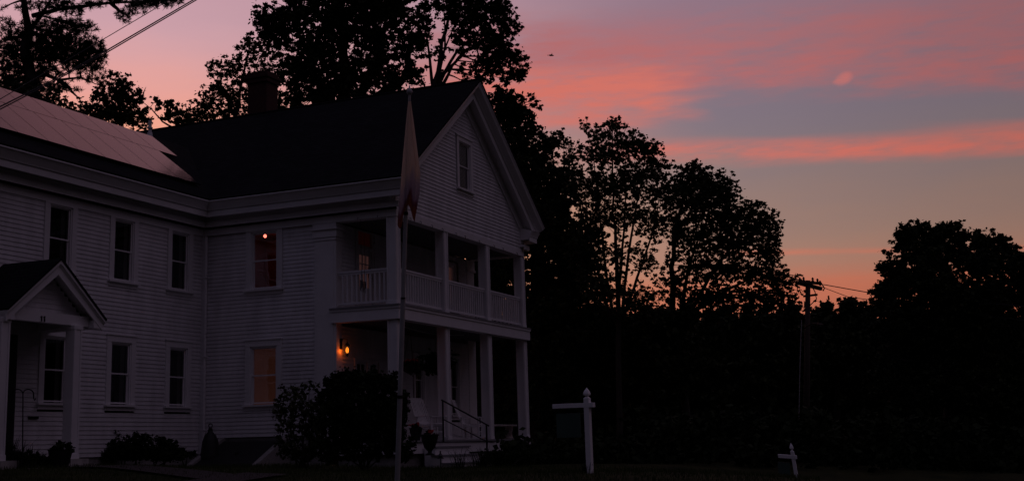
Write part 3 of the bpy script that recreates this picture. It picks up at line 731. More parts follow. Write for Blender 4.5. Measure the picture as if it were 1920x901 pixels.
for x in (-8.95, -6.78):
    m = MB(); m.box((x, yk+.03, -.3), (x+.25, yk+.28, 2.62)); m.box((x-.02, yk+.01, 2.62), (x+.27, yk+.30, 2.71)); m.box((x-.02, yk+.01, -.3), (x+.27, yk+.3, -.12))
    for (a, b) in ((x, x+.05), (x+.20, x+.25)): m.box((a, yk+.015, -.12), (b, yk+.03, 2.62))
    pbuild(m, 'post', MT['trim'], bevel=.005)
m = MB(); m.box((ax_-1.5, yk-.1, -.7), (ax_+1.1, D, -.24)); m.box((ax_-1.0, yk-.5, -.7), (ax_+.9, yk-.1, -.40)); pbuild(m, 'step', MT['concrete'])
m = MB(); q = onp(1, yk+.09, 81, 597)
for dx in (-.045, .045): m.box((q.x+dx-.012, yk+.08, q.z-.06), (q.x+dx+.012, yk+.1, q.z+.06)); m.box((q.x+dx-.03, yk+.08, q.z+.03), (q.x+dx-.012, yk+.1, q.z+.048))
pbuild(m, 'house_number', MT['black'])

# --- steps, iron handrail, cellar bulkhead
m = MB(); m.box((1.30, -.40, -.90), (3.42, -.08, -.20)); m.box((1.05, -.72, -.90), (3.86, -.40, -.42)); m.box((1.0, -1.05, -.95), (4.22, -.72, -.62)); 
st = m.build('step', MT['trim'], house)
m = MB(); m.box((1.27, -.44, -.20), (3.45, -.08, -.165)); m.box((1.02, -.76, -.42), (3.89, -.40, -.385)); m.box((.97, -1.09, -.62), (4.25, -.72, -.59)); m.build('tread', MT['floor'], st)
m = MB(); hx = 2.55; hy0, hy1 = -.12, -1.02
ptA = [onp(1, -.12, 830, 750), onp(1, -1.0, 912, 795)]
a_, b_ = ptA; mid0 = Vector((a_.x, a_.y, a_.z-.50)); mid1 = Vector((b_.x, b_.y, b_.z-.46))
m.tube([a_-(b_-a_)*.03, a_, b_, b_+(b_-a_)*.06], .022, 8); m.tube([mid0, mid1], .016, 8)
m.tube([(a_.x, a_.y, -.05), a_], .024, 8); m.tube([(b_.x, b_.y, -.75), b_], .026, 8)
m.build('handrail', MT['blackmetal'], house)
m = MB()
for y in (3.25, 5.32):
    m.prism([(-.02, y, .19), (-.02, y, -.8), (-1.75, y, -.8), (-1.75, y, -.62), (-.10, y, .19)], (0, .16, 0))
m.box((-.10, 3.41, -.8), (-.03, 5.32, .10)); bk = m.build('bulkhead', MT['stone'], house)
m = MB(); m.prism([(-.04, 3.41, .12), (-1.72, 3.41, -.66), (-1.72, 5.32, -.66), (-.04, 5.32, .12)], (0, 0, -.05)); m.box((-.9, 4.35, -.45), (-.7, 4.37, -.2)); m.build('door', MT['black'], bk)

# ------------------------------------------------------------------ furniture and objects on the porch
def rocker(loc, rz, label, group='white rocking chairs on the lower porch'):
    r = empty('rocking_chair', (0, 0, 0)); 
    def B(m, n, bev=.004): return m.build(n, MT['paint'], r, bevel=bev)
    m = MB()
    for i in range(7): m.box((-.25, -.27+i*.075, .405+.010*abs(i-3)), (.25, -.21+i*.075, .425+.010*abs(i-3)))
    m.box((-.27, -.29, .36), (-.235, .25, .40)); m.box((.235, -.29, .36), (.27, .25, .40)); B(m, 'seat')
    m = MB(); tl = .30
    def bk_(x, s): return Vector((x, .24+tl*s, .42+.74*s))
    for i in range(7):
        x = -.18+i*.06; m.bar(bk_(x, .06), bk_(x, .90), .036, .014, (0, 1, 0))
    m.bar(bk_(-.26, .93), bk_(.26, .93), .026, .11); m.bar(bk_(-.24, .08), bk_(.24, .08), .025, .07)
    m.bar(bk_(-.25, 0), bk_(-.25, 1.0), .04, .03, (0, 1, 0)); m.bar(bk_(.25, 0), bk_(.25, 1.0), .04, .03, (0, 1, 0)); B(m, 'backrest')
    for sx in (-1, 1):
        m = MB(); m.box((sx*.30-.045, -.32, .63), (sx*.30+.045, .30, .655)); B(m, 'armrest')
        m = MB(); m.bar((sx*.28, -.26, .07), (sx*.28, -.26, .63), .042); B(m, 'leg')
        m = MB(); m.bar((sx*.28, .22, .07), (sx*.27, .26, .66), .042); B(m, 'leg')
        m = MB(); pp = [Vector((sx*.28, -.42+.1*i, .02+.11*((i-4.2)/5)**2*1.0)) for i in range(11)]
        for a, b in zip(pp, pp[1:]): m.bar(a, b+(b-a)*.03, .035, .04)
        B(m, 'rocker', 0)
    m = MB(); m.bar((-.28, -.26, .22), (.28, -.26, .22), .025); m.bar((-.28, .22, .26), (.28, .22, .26), .025); B(m, 'stretcher')
    tag(r, label, 'rocking chair', group); r.location = loc; r.rotation_euler[2] = rz
    return r
ch1 = rocker((2.55, .36, .0), R(-12), 'white slatted rocking chair turned beside the flower urn, nearest the big bush')
def put(src, loc, rz, label):
    c = copy_tree(src, (0, 0, 0)); c.location = loc; c.rotation_euler[2] = rz; c['label'] = label; return c
put(ch1, (3.55, .75, 0), R(-5), 'white rocking chair mostly hidden behind the second porch post')
put(ch1, (5.35, .42, 0), R(16), 'white rocking chair with a broad top rail behind the black handrail')
tb = tag(empty('side_table', (6.75, .95, 0)), 'small white square side table beside the third porch post', 'table')
m = MB(); m.box((6.5, .7, .44), (7.0, 1.2, .47)); m.build('tabletop', MT['paint'], tb, bevel=.004)
for x, y in ((6.54, .74), (6.96, .74), (6.54, 1.16), (6.96, 1.16)): m = MB(); m.box((x-.02, y-.02, 0), (x+.02, y+.02, .44)); m.build('leg', MT['paint'], tb)
m = MB(); m.box((6.54, .74, .16), (6.96, 1.16, .18)); m.build('shelf', MT['paint'], tb)
bn = tag(empty('garden_bench', (8.6, .9, 0)), 'pale stone bench on fluted pedestals between the last two porch posts', 'bench')
q0, q1 = onp(1, .8, 918, 796), onp(1, .8, 960, 796)
m = MB(); m.box((q0.x-.4, .62, .40), (q1.x, .98, .455)); m.build('seat', MT['concrete'], bn, bevel=.008)
for x in (q1.x-.25, q0.x-.15):
    m = MB(); pr = [(.15, 0), (.15, .05), (.11, .07), (.09, .12), (.10, .30), (.12, .35), (.14, .37), (.14, .40)]
    m.lathe((x, .8, 0), pr, 16)
    for a in range(12):
        an = a*math.pi/6; m.tube([(x+.102*math.cos(an), .8+.102*math.sin(an), .09), (x+.112*math.cos(an), .8+.112*math.sin(an), .34)], .014, 5)
    m.build('pedestal', MT['concrete'], bn)

# ------------------------------------------------------------------ foliage
def leaves_mesh(centers, radii, nper, size, flat=1.0, squash=(1, 1, 1), size_var=.6, shell=.0, droop=0):
    """leaf-sized quads scattered in clumps"""
    C0 = np.repeat(np.asarray(centers), nper, axis=0); R0 = np.repeat(np.asarray(radii), nper)
    n = len(C0)
    d = rng.normal(size=(n, 3)); d /= np.linalg.norm(d, axis=1)[:, None]
    rad = np.abs(rng.normal(size=n))*.62
    p = C0 + d*np.array(squash)*(R0*rad)[:, None]
    a = rng.normal(size=(n, 3)); a[:, 2] *= .7; a[:, 2] -= droop; a /= np.linalg.norm(a, axis=1)[:, None]
    b = rng.normal(size=(n, 3)); b -= (b*a).sum(1)[:, None]*a; b /= np.linalg.norm(b, axis=1)[:, None]
    s = size*(1+size_var*(rng.random(n)*2-1)); 
    L = a*s[:, None]*.62; Wv = b*s[:, None]*.42*flat
    V = np.stack([p-L, p+Wv-L*.12, p+L, p-Wv-L*.12], 1).reshape(-1, 3)
    return V
def quads_object(name, V, material, parent=None, loc=None):
    n = len(V)//4; base = np.array(loc if loc is not None else (0, 0, 0))
    me = bpy.data.meshes.new(name); me.vertices.add(len(V)); me.vertices.foreach_set('co', (V-base).astype(np.float32).ravel())
    me.loops.add(n*4); me.loops.foreach_set('vertex_index', np.arange(n*4, dtype=np.int32))
    me.polygons.add(n); me.polygons.foreach_set('loop_start', np.arange(0, n*4, 4, dtype=np.int32)); me.polygons.foreach_set('loop_total', np.full(n, 4, np.int32))
    me.update(calc_edges=True); me.materials.append(material)
    o = bpy.data.objects.new(name, me); sc.collection.objects.link(o)
    if parent is not None: o.parent = parent; o.location = Vector(base)-worldloc(parent)
    else: o.location = base
    return o
def needle_mesh(centers, n_needles, length, width, spread=1.0):
    C0 = np.repeat(np.asarray(centers), n_needles, axis=0); n = len(C0)
    d = rng.normal(size=(n, 3)); d[:, 2] += .35; d /= np.linalg.norm(d, axis=1)[:, None]
    b = rng.normal(size=(n, 3)); b -= (b*d).sum(1)[:, None]*d; b /= np.linalg.norm(b, axis=1)[:, None]
    l = length*(.6+.6*rng.random(n)); w = width
    a0 = C0+d*(l*.05)[:, None]; a1 = C0+d*l[:, None]
    return np.stack([a0-b*w*.5, a0+b*w*.5, a1+b*w*.25, a1-b*w*.25], 1).reshape(-1, 3)
def limb(mb, a, b, r0, r1, bend=.12, n=5, sides=6):
    a, b = Vector(a), Vector(b); L = (b-a).length
    off = Vector((rnd.uniform(-1, 1), rnd.uniform(-1, 1), rnd.uniform(0.0, 1.2)))*L*bend
    pts, rr = [], []
    for i in range(n+1):
        t = i/n; p = a.lerp(b, t)+off*math.sin(math.pi*t)*(.6 if t < .5 else .6)
        p += Vector((rnd.uniform(-1, 1), rnd.uniform(-1, 1), rnd.uniform(-1, 1)))*L*.012*(0 < i < n)
        pts.append(p); rr.append(r0+(r1-r0)*t)
    mb.tube(pts, rr, sides)
    return pts
def tree(name, label, cat, t, base_px, blobs, trunk, leaf=.14, rc_px=13, cover=1.5, nper=36, material='leaf', trunk_r=.28, twigs=.5, group=None, seed=1, stem2=.55, depth=1.0, limbr=.07, needles=False, clumpy=.75, subr=1.0, grow=1.1):
    """blobs: (px,py,rx,ry[,cover multiplier[,depth shift]]) in photograph pixels seen at distance t; trunk: list of stems, each a list of (px,py)"""
    global rng; rnd.seed(seed); rng = np.random.default_rng(seed)
    s = t/F
    bp_ = at(base_px[0], base_px[1], t); bp_.z = gz(bp_.x, bp_.y)-.1
    root = empty(name, bp_); tag(root, label, cat, group)
    tm = MB(); nodes = []
    for si, stem in enumerate(trunk):
        r0 = trunk_r*(1 if si == 0 else stem2); pts = []
        for i, q in enumerate(stem):
            w = at(q[0], q[1], t); 
            if len(q) > 2: w = at(q[0], q[1], t+q[2])
            pts.append(w)
        if si == 0: pts = [bp_]+pts
        sub = []
        for a, b in zip(pts, pts[1:]):
            for j in range(4): sub.append(a.lerp(b, j/4)+Vector((rnd.uniform(-1, 1), rnd.uniform(-1, 1), 0))*r0*.25)
        sub.append(pts[-1]); m_ = len(sub)
        rr = [r0*(1-.82*(i/(m_-1))) for i in range(m_)]
        tm.tube(sub, rr, 8); nodes += [(p, r) for p, r in zip(sub, rr)]
    cents, rads, mult = [], [], []
    for b in blobs:
        px, py, rx, ry = b[:4]; cm = b[4] if len(b) > 4 else 1.0; dd = b[5] if len(b) > 5 else rnd.uniform(-.6, .6)*rx*s*depth
        rx *= grow; ry *= grow; C = at(px, py, t+dd); rz = min(rx, ry*1.3)*s*depth
        # limb from the nearest lower stem node
        cand = [(n_[0]-C).length + (3 if n_[0].z > C.z+.5 else 0) for n_ in nodes]
        kk = int(np.argmin(cand)); nd, nr = nodes[kk]
        lp = limb(tm, nd, C, min(nr*.7, limbr*1.4), limbr*.45)
        n_c = max(3, int(round(cover*cm*(rx*ry)/(rc_px*rc_px*.55))))
        fwd = _fw
        for i in range(n_c):
            d = rng.normal(size=3); d /= np.linalg.norm(d); q_ = rng.random()**(1/2.3)*rng.uniform(.8, 1.22)
            c = C + _r*float(d[0]*q_*rx*s) + _u*float(d[1]*q_*ry*s) + fwd*float(d[2]*q_*rz)
            if c.z < gz(c.x, c.y)+.2: continue
            cents.append(tuple(c)); rads.append(rc_px*s*float(rng.uniform(.55, 1.25))*subr)
            if rnd.random() < twigs:
                src = lp[rnd.randint(2, len(lp)-1)]
                limb(tm, src, c, limbr*.35, .008, .08, 3, 4)
    trk = tm.build('trunk', MT['bark'], root, smooth=True)
    if needles: V = needle_mesh(cents, nper, leaf, .026)
    else: V = leaves_mesh(cents, rads, nper, leaf, squash=(1, 1, .72))
    quads_object('crown', V, MT[material], root, loc=bp_)
    return root
PXM = 1.0
# the big maple behind the house: dense left part
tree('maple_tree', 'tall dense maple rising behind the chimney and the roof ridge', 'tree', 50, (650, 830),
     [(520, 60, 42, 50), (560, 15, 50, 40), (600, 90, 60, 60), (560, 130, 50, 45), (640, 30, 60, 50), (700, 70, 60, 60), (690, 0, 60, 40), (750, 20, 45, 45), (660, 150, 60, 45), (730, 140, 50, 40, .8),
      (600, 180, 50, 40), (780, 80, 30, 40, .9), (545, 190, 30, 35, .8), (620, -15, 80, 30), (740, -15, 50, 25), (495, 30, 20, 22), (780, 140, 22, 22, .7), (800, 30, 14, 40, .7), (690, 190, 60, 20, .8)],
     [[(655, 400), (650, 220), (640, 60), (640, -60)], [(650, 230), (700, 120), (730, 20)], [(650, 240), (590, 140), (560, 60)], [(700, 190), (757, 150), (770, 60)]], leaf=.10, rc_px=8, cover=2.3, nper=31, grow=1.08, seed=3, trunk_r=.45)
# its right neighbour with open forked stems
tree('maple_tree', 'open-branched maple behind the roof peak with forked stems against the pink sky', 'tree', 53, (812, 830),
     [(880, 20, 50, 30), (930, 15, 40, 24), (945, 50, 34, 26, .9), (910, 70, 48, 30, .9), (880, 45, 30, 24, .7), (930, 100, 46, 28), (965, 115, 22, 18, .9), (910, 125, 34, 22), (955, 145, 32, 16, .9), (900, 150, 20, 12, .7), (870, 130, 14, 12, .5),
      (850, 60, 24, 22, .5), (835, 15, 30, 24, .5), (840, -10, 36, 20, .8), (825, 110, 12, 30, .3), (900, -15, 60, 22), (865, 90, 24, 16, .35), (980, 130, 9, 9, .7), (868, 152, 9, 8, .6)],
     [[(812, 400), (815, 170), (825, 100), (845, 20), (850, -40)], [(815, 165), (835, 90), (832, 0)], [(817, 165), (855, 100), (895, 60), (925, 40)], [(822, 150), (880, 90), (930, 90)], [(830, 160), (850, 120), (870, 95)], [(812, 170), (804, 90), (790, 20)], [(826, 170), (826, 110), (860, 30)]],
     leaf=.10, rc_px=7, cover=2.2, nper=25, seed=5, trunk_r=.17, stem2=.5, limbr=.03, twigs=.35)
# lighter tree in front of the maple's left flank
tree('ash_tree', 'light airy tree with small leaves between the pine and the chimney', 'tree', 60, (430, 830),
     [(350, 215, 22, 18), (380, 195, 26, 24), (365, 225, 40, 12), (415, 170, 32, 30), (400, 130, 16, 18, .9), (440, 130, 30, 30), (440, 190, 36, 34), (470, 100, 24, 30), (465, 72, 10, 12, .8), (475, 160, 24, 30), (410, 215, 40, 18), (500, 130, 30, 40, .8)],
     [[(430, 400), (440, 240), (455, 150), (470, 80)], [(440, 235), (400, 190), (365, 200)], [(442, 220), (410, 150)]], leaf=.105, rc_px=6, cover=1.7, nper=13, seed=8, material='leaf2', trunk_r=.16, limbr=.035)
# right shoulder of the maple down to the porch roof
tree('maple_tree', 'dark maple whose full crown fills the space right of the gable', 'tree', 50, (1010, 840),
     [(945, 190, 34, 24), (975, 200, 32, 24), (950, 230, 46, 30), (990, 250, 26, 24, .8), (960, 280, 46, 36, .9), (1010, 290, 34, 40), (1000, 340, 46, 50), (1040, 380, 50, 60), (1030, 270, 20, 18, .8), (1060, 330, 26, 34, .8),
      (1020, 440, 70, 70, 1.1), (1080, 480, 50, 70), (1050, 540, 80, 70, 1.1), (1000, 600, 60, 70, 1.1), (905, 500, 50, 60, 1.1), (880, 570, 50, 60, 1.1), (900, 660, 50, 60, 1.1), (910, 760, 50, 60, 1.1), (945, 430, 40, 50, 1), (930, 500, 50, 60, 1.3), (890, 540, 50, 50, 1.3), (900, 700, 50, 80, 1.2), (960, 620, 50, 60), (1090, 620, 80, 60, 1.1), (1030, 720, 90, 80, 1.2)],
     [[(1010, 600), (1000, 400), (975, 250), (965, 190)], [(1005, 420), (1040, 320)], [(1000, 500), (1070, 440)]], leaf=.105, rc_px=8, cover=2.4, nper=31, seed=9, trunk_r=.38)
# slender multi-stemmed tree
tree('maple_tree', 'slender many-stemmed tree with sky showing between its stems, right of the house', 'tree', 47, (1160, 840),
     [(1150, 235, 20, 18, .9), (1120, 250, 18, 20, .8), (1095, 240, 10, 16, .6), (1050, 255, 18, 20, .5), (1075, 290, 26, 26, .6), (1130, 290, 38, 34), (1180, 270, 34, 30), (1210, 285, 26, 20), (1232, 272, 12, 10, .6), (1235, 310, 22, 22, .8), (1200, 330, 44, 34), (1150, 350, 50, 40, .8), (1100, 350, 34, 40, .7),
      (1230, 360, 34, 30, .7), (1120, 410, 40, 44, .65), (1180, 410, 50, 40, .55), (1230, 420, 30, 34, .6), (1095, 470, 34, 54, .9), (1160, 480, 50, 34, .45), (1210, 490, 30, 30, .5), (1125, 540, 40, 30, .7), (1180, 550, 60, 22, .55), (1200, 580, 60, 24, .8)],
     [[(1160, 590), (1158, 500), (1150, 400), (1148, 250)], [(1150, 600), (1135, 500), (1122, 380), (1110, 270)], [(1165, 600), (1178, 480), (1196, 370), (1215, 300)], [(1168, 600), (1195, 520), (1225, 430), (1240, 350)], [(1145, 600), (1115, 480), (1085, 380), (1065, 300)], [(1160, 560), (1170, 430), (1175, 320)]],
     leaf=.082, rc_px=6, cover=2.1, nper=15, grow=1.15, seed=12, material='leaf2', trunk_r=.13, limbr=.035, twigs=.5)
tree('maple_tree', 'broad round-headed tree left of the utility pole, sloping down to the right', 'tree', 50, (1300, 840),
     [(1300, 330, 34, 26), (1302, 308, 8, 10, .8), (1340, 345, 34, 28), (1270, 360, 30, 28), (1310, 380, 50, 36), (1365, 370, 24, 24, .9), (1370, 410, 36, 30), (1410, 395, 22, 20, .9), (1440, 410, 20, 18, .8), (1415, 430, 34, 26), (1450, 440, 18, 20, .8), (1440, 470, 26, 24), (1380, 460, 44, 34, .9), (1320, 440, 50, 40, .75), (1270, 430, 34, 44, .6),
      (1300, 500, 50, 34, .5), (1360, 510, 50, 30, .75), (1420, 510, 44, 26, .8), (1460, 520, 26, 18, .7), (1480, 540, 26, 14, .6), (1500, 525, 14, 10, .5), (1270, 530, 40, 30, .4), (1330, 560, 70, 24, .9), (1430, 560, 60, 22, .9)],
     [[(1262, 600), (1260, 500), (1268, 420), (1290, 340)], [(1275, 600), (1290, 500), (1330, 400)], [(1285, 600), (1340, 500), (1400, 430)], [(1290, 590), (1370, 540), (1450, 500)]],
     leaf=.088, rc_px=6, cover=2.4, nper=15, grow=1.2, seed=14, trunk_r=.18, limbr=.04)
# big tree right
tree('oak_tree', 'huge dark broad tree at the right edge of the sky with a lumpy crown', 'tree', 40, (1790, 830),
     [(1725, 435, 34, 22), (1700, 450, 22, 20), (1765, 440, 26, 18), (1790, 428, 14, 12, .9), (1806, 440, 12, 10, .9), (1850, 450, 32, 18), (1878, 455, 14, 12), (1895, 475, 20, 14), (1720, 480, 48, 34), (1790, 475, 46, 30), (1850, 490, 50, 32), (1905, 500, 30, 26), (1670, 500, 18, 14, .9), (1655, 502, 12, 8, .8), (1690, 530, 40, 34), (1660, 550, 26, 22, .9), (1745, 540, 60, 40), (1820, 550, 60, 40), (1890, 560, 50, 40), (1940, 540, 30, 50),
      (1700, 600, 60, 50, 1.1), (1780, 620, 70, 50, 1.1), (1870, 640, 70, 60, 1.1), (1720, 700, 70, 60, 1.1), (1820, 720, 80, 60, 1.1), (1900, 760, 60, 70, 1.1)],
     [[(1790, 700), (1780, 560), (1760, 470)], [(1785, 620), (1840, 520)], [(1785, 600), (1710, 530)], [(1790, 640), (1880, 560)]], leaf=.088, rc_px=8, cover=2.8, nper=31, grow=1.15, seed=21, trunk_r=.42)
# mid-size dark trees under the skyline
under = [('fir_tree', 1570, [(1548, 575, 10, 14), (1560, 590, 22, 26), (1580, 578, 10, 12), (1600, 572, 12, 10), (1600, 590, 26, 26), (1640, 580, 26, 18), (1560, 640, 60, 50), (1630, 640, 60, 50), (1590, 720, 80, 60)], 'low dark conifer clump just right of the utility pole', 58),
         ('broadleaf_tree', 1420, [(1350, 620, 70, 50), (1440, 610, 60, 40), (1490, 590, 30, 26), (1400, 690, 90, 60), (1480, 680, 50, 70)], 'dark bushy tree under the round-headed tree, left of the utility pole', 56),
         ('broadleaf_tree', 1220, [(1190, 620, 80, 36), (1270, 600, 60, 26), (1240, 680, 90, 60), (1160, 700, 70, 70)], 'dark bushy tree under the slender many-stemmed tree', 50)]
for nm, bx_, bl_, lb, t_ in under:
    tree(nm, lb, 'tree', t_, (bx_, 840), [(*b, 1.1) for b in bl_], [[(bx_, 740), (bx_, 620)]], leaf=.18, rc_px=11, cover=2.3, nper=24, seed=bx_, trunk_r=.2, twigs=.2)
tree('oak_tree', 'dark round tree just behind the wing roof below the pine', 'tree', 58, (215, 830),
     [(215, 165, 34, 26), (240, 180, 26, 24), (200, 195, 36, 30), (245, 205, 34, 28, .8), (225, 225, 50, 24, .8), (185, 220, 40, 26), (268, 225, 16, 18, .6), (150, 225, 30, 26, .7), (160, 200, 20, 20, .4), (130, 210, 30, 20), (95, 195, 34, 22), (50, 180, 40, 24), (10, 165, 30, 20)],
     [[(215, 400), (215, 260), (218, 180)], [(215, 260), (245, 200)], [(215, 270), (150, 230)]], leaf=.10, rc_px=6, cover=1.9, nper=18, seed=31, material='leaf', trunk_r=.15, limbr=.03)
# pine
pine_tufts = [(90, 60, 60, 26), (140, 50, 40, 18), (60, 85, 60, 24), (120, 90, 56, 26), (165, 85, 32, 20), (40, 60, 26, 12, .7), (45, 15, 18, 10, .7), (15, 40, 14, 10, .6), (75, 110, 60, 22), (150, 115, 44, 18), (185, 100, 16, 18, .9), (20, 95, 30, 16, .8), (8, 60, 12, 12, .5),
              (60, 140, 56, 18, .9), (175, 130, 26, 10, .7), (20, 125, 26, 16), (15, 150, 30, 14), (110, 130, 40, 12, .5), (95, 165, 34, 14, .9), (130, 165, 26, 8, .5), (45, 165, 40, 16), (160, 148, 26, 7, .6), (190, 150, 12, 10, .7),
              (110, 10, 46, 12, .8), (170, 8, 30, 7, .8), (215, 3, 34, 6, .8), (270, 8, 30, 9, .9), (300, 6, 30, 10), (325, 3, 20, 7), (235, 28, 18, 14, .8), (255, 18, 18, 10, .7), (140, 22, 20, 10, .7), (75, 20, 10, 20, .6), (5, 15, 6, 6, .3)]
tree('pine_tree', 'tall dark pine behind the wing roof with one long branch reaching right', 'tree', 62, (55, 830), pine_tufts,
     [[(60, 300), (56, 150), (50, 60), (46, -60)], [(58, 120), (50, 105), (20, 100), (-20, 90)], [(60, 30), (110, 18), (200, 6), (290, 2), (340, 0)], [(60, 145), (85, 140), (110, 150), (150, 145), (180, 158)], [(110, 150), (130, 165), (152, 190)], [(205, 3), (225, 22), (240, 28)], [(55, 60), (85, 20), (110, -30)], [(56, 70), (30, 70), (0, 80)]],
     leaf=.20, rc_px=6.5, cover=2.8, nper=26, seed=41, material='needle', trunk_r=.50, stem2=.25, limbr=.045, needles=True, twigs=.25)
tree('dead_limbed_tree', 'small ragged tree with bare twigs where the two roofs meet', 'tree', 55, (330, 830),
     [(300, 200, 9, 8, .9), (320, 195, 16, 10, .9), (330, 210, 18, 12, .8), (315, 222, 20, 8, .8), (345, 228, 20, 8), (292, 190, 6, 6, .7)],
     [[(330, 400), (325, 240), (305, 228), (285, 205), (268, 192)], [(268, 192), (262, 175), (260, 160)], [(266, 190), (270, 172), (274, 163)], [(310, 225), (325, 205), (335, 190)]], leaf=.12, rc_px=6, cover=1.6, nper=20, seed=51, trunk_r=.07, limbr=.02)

# the far wood as one mass, which closes the black band under the trees
rng = np.random.default_rng(77); rnd.seed(77)
cc, rr = [], []
for i in range(3700):
    px_ = rng.uniform(850, 1990); top = 598+10*math.sin(px_/37)+8*math.sin(px_/13)
    py_ = top+(850-top)*rng.random()**.8; t_ = rng.uniform(62, 80)
    c = at(px_, py_, t_)
    if c.z < -2: continue
    cc.append(tuple(c)); rr.append(rng.uniform(.5, 1.1))
V = leaves_mesh(cc, rr, 26, .42)
tag(quads_object('woods', V, MT['leaf'], loc=(45, 10, -1)), 'dark far-off wood behind the single trees', None, kind='stuff')
cc, rr = [], []
for i in range(900):
    px_ = rng.uniform(940, 1960); py_ = rng.uniform(760, 862) ; t_ = rng.uniform(34, 44)
    c = at(px_, py_, t_); gg = gz(c.x, c.y)
    c.z = gg+rng.uniform(0, 1.4)*(.4+.6*(px_ > 1200)); cc.append(tuple(c)); rr.append(rng.uniform(.25, .5))
V = leaves_mesh(cc, rr, 30, .16)
tag(quads_object('undergrowth', V, MT['leaf3'], loc=(8, -8, -1)), 'low dark undergrowth along the edge of the wood', None, kind='stuff')

# ------------------------------------------------------------------ shrubs and plants near the house
def shrub(name, label, cat, t, blobs, leaf, rc_px, cover, nper, material='leaf3', seed=1, base=None, group=None, flowers=None):
    global rng; rng = np.random.default_rng(seed); rnd.seed(seed)
    s = t/F; bx_ = base or (sum(b[0] for b in blobs)/len(blobs), 868)
    p0 = at(bx_[0], bx_[1], t); p0.z = gz(p0.x, p0.y)
    root = empty(name, p0); tag(root, label, cat, group)
    tm = MB(); cents, rads = [], []
    for b in blobs:
        cm = b[4] if len(b) > 4 else 1
        C = at(b[0], b[1], t+rnd.uniform(-.2, .2)); limb(tm, p0+Vector((rnd.uniform(-.1, .1), rnd.uniform(-.1, .1), 0)), C, .02, .006, .05, 4, 5)
        for i in range(max(3, int(cover*cm*b[2]*b[3]/(rc_px**2*.55)))):
            d = rng.normal(size=3); d /= np.linalg.norm(d); q_ = rng.random()**(1/2.6)
            c = C+_r*float(d[0]*q_*b[2]*s)+_u*float(d[1]*q_*b[3]*s)+_fw*float(d[2]*q_*min(b[2], b[3])*s)
            if c.z < gz(c.x, c.y)-.05: c.z = gz(c.x, c.y)+.05
            cents.append(tuple(c)); rads.append(rc_px*s*float(rng.uniform(.5, 1.2)))
            if i % 5 == 0: limb(tm, C, c, .007, .003, .05, 2, 4)
    tm.build('stem', MT['bark'], root)
    quads_object('foliage', leaves_mesh(cents, rads, nper, leaf), MT[material], root, loc=p0)
    return root
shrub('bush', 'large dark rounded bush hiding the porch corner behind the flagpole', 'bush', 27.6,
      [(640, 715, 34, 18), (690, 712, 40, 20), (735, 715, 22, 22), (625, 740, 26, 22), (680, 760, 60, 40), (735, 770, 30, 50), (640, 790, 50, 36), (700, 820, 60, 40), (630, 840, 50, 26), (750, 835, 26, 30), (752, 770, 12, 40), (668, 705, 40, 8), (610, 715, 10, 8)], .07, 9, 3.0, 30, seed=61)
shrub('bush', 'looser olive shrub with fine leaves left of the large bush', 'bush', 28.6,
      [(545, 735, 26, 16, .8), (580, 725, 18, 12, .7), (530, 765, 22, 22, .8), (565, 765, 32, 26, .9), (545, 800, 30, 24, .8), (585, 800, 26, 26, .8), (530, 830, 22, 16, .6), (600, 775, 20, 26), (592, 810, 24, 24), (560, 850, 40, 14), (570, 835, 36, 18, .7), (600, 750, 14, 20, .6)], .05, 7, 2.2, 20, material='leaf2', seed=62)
bed = [('plant', 'spiky low plant with broad leaves right of the portico, first in the bed', 178, [(178, 825, 9, 12, .9), (175, 845, 12, 12)], 31.5),
       ('plant', 'leafy bed plant beneath the middle wing window', 205, [(200, 835, 14, 16), (215, 818, 6, 12, .8), (218, 842, 18, 16)], 31.3),
       ('plant', 'ragged low plant between the first leafy clumps and the dome-shaped shrub', 232, [(232, 842, 16, 12), (240, 852, 22, 10), (190, 856, 24, 8)], 31.0),
       ('shrub', 'low dome-shaped dark shrub in the bed beneath the wing windows', 257, [(256, 828, 22, 14, 1.3), (257, 846, 28, 16, 1.3)], 31.2),
       ('plant', 'upright leafy plant in the bed near the end wing window', 305, [(300, 828, 10, 8, .7), (315, 835, 16, 12, .7), (310, 850, 24, 12)], 31.4),
       ('plant', 'straggly low plant filling the bed right of the dome-shaped shrub', 285, [(285, 850, 20, 10), (300, 856, 28, 7), (330, 856, 22, 6)], 31.0),
       ('plant', 'small low plant in the bed beside the dark conical cover', 340, [(335, 850, 16, 9, .8), (352, 852, 12, 6, .7)], 31.6)]
for i, (nm, lb, bx_, bl_, t_) in enumerate(bed): shrub(nm, lb, 'plant', t_, [(b[0], b[1]-1, b[2]*1.35, b[3]*1.2) for b in bl_], .05, 5, 3.0, 16, seed=70+i, base=(bx_, 866), group='plants in the bed along the wing')
def blades(name, label, cat, px_, py_, t, n, h, spread, w=.02, seed=1, group=None, material='leaf3', onground=True, curve=.5):
    r_ = random.Random(seed); c = at(px_, py_, t)
    if onground: c.z = gz(c.x, c.y)
    m = MB()
    for i in range(n):
        a = r_.uniform(0, 6.283); r0 = r_.uniform(0, spread); b = c+Vector((math.cos(a)*r0, math.sin(a)*r0, 0))
        hh = h*r_.uniform(.5, 1.1); dd = Vector((math.cos(a+r_.uniform(-1, 1)), math.sin(a+r_.uniform(-1, 1)), 0)); sd = Vector((-dd.y, dd.x, 0))
        cv = curve*r_.uniform(.3, 1.2); prev = None
        for k in range(5):
            q_ = k/4; p = b+dd*(hh*cv*q_*q_)+Vector((0, 0, hh*(q_-.45*cv*q_**2.5))); ww = w*(1-q_)**.6*.5+.001
            cur = (p-sd*ww, p+sd*ww)
            if prev: m.poly([prev[0], prev[1], cur[1], cur[0]])
            prev = cur
    o = m.build(name, MT[material], None, loc=c); return tag(o, label, cat, group)
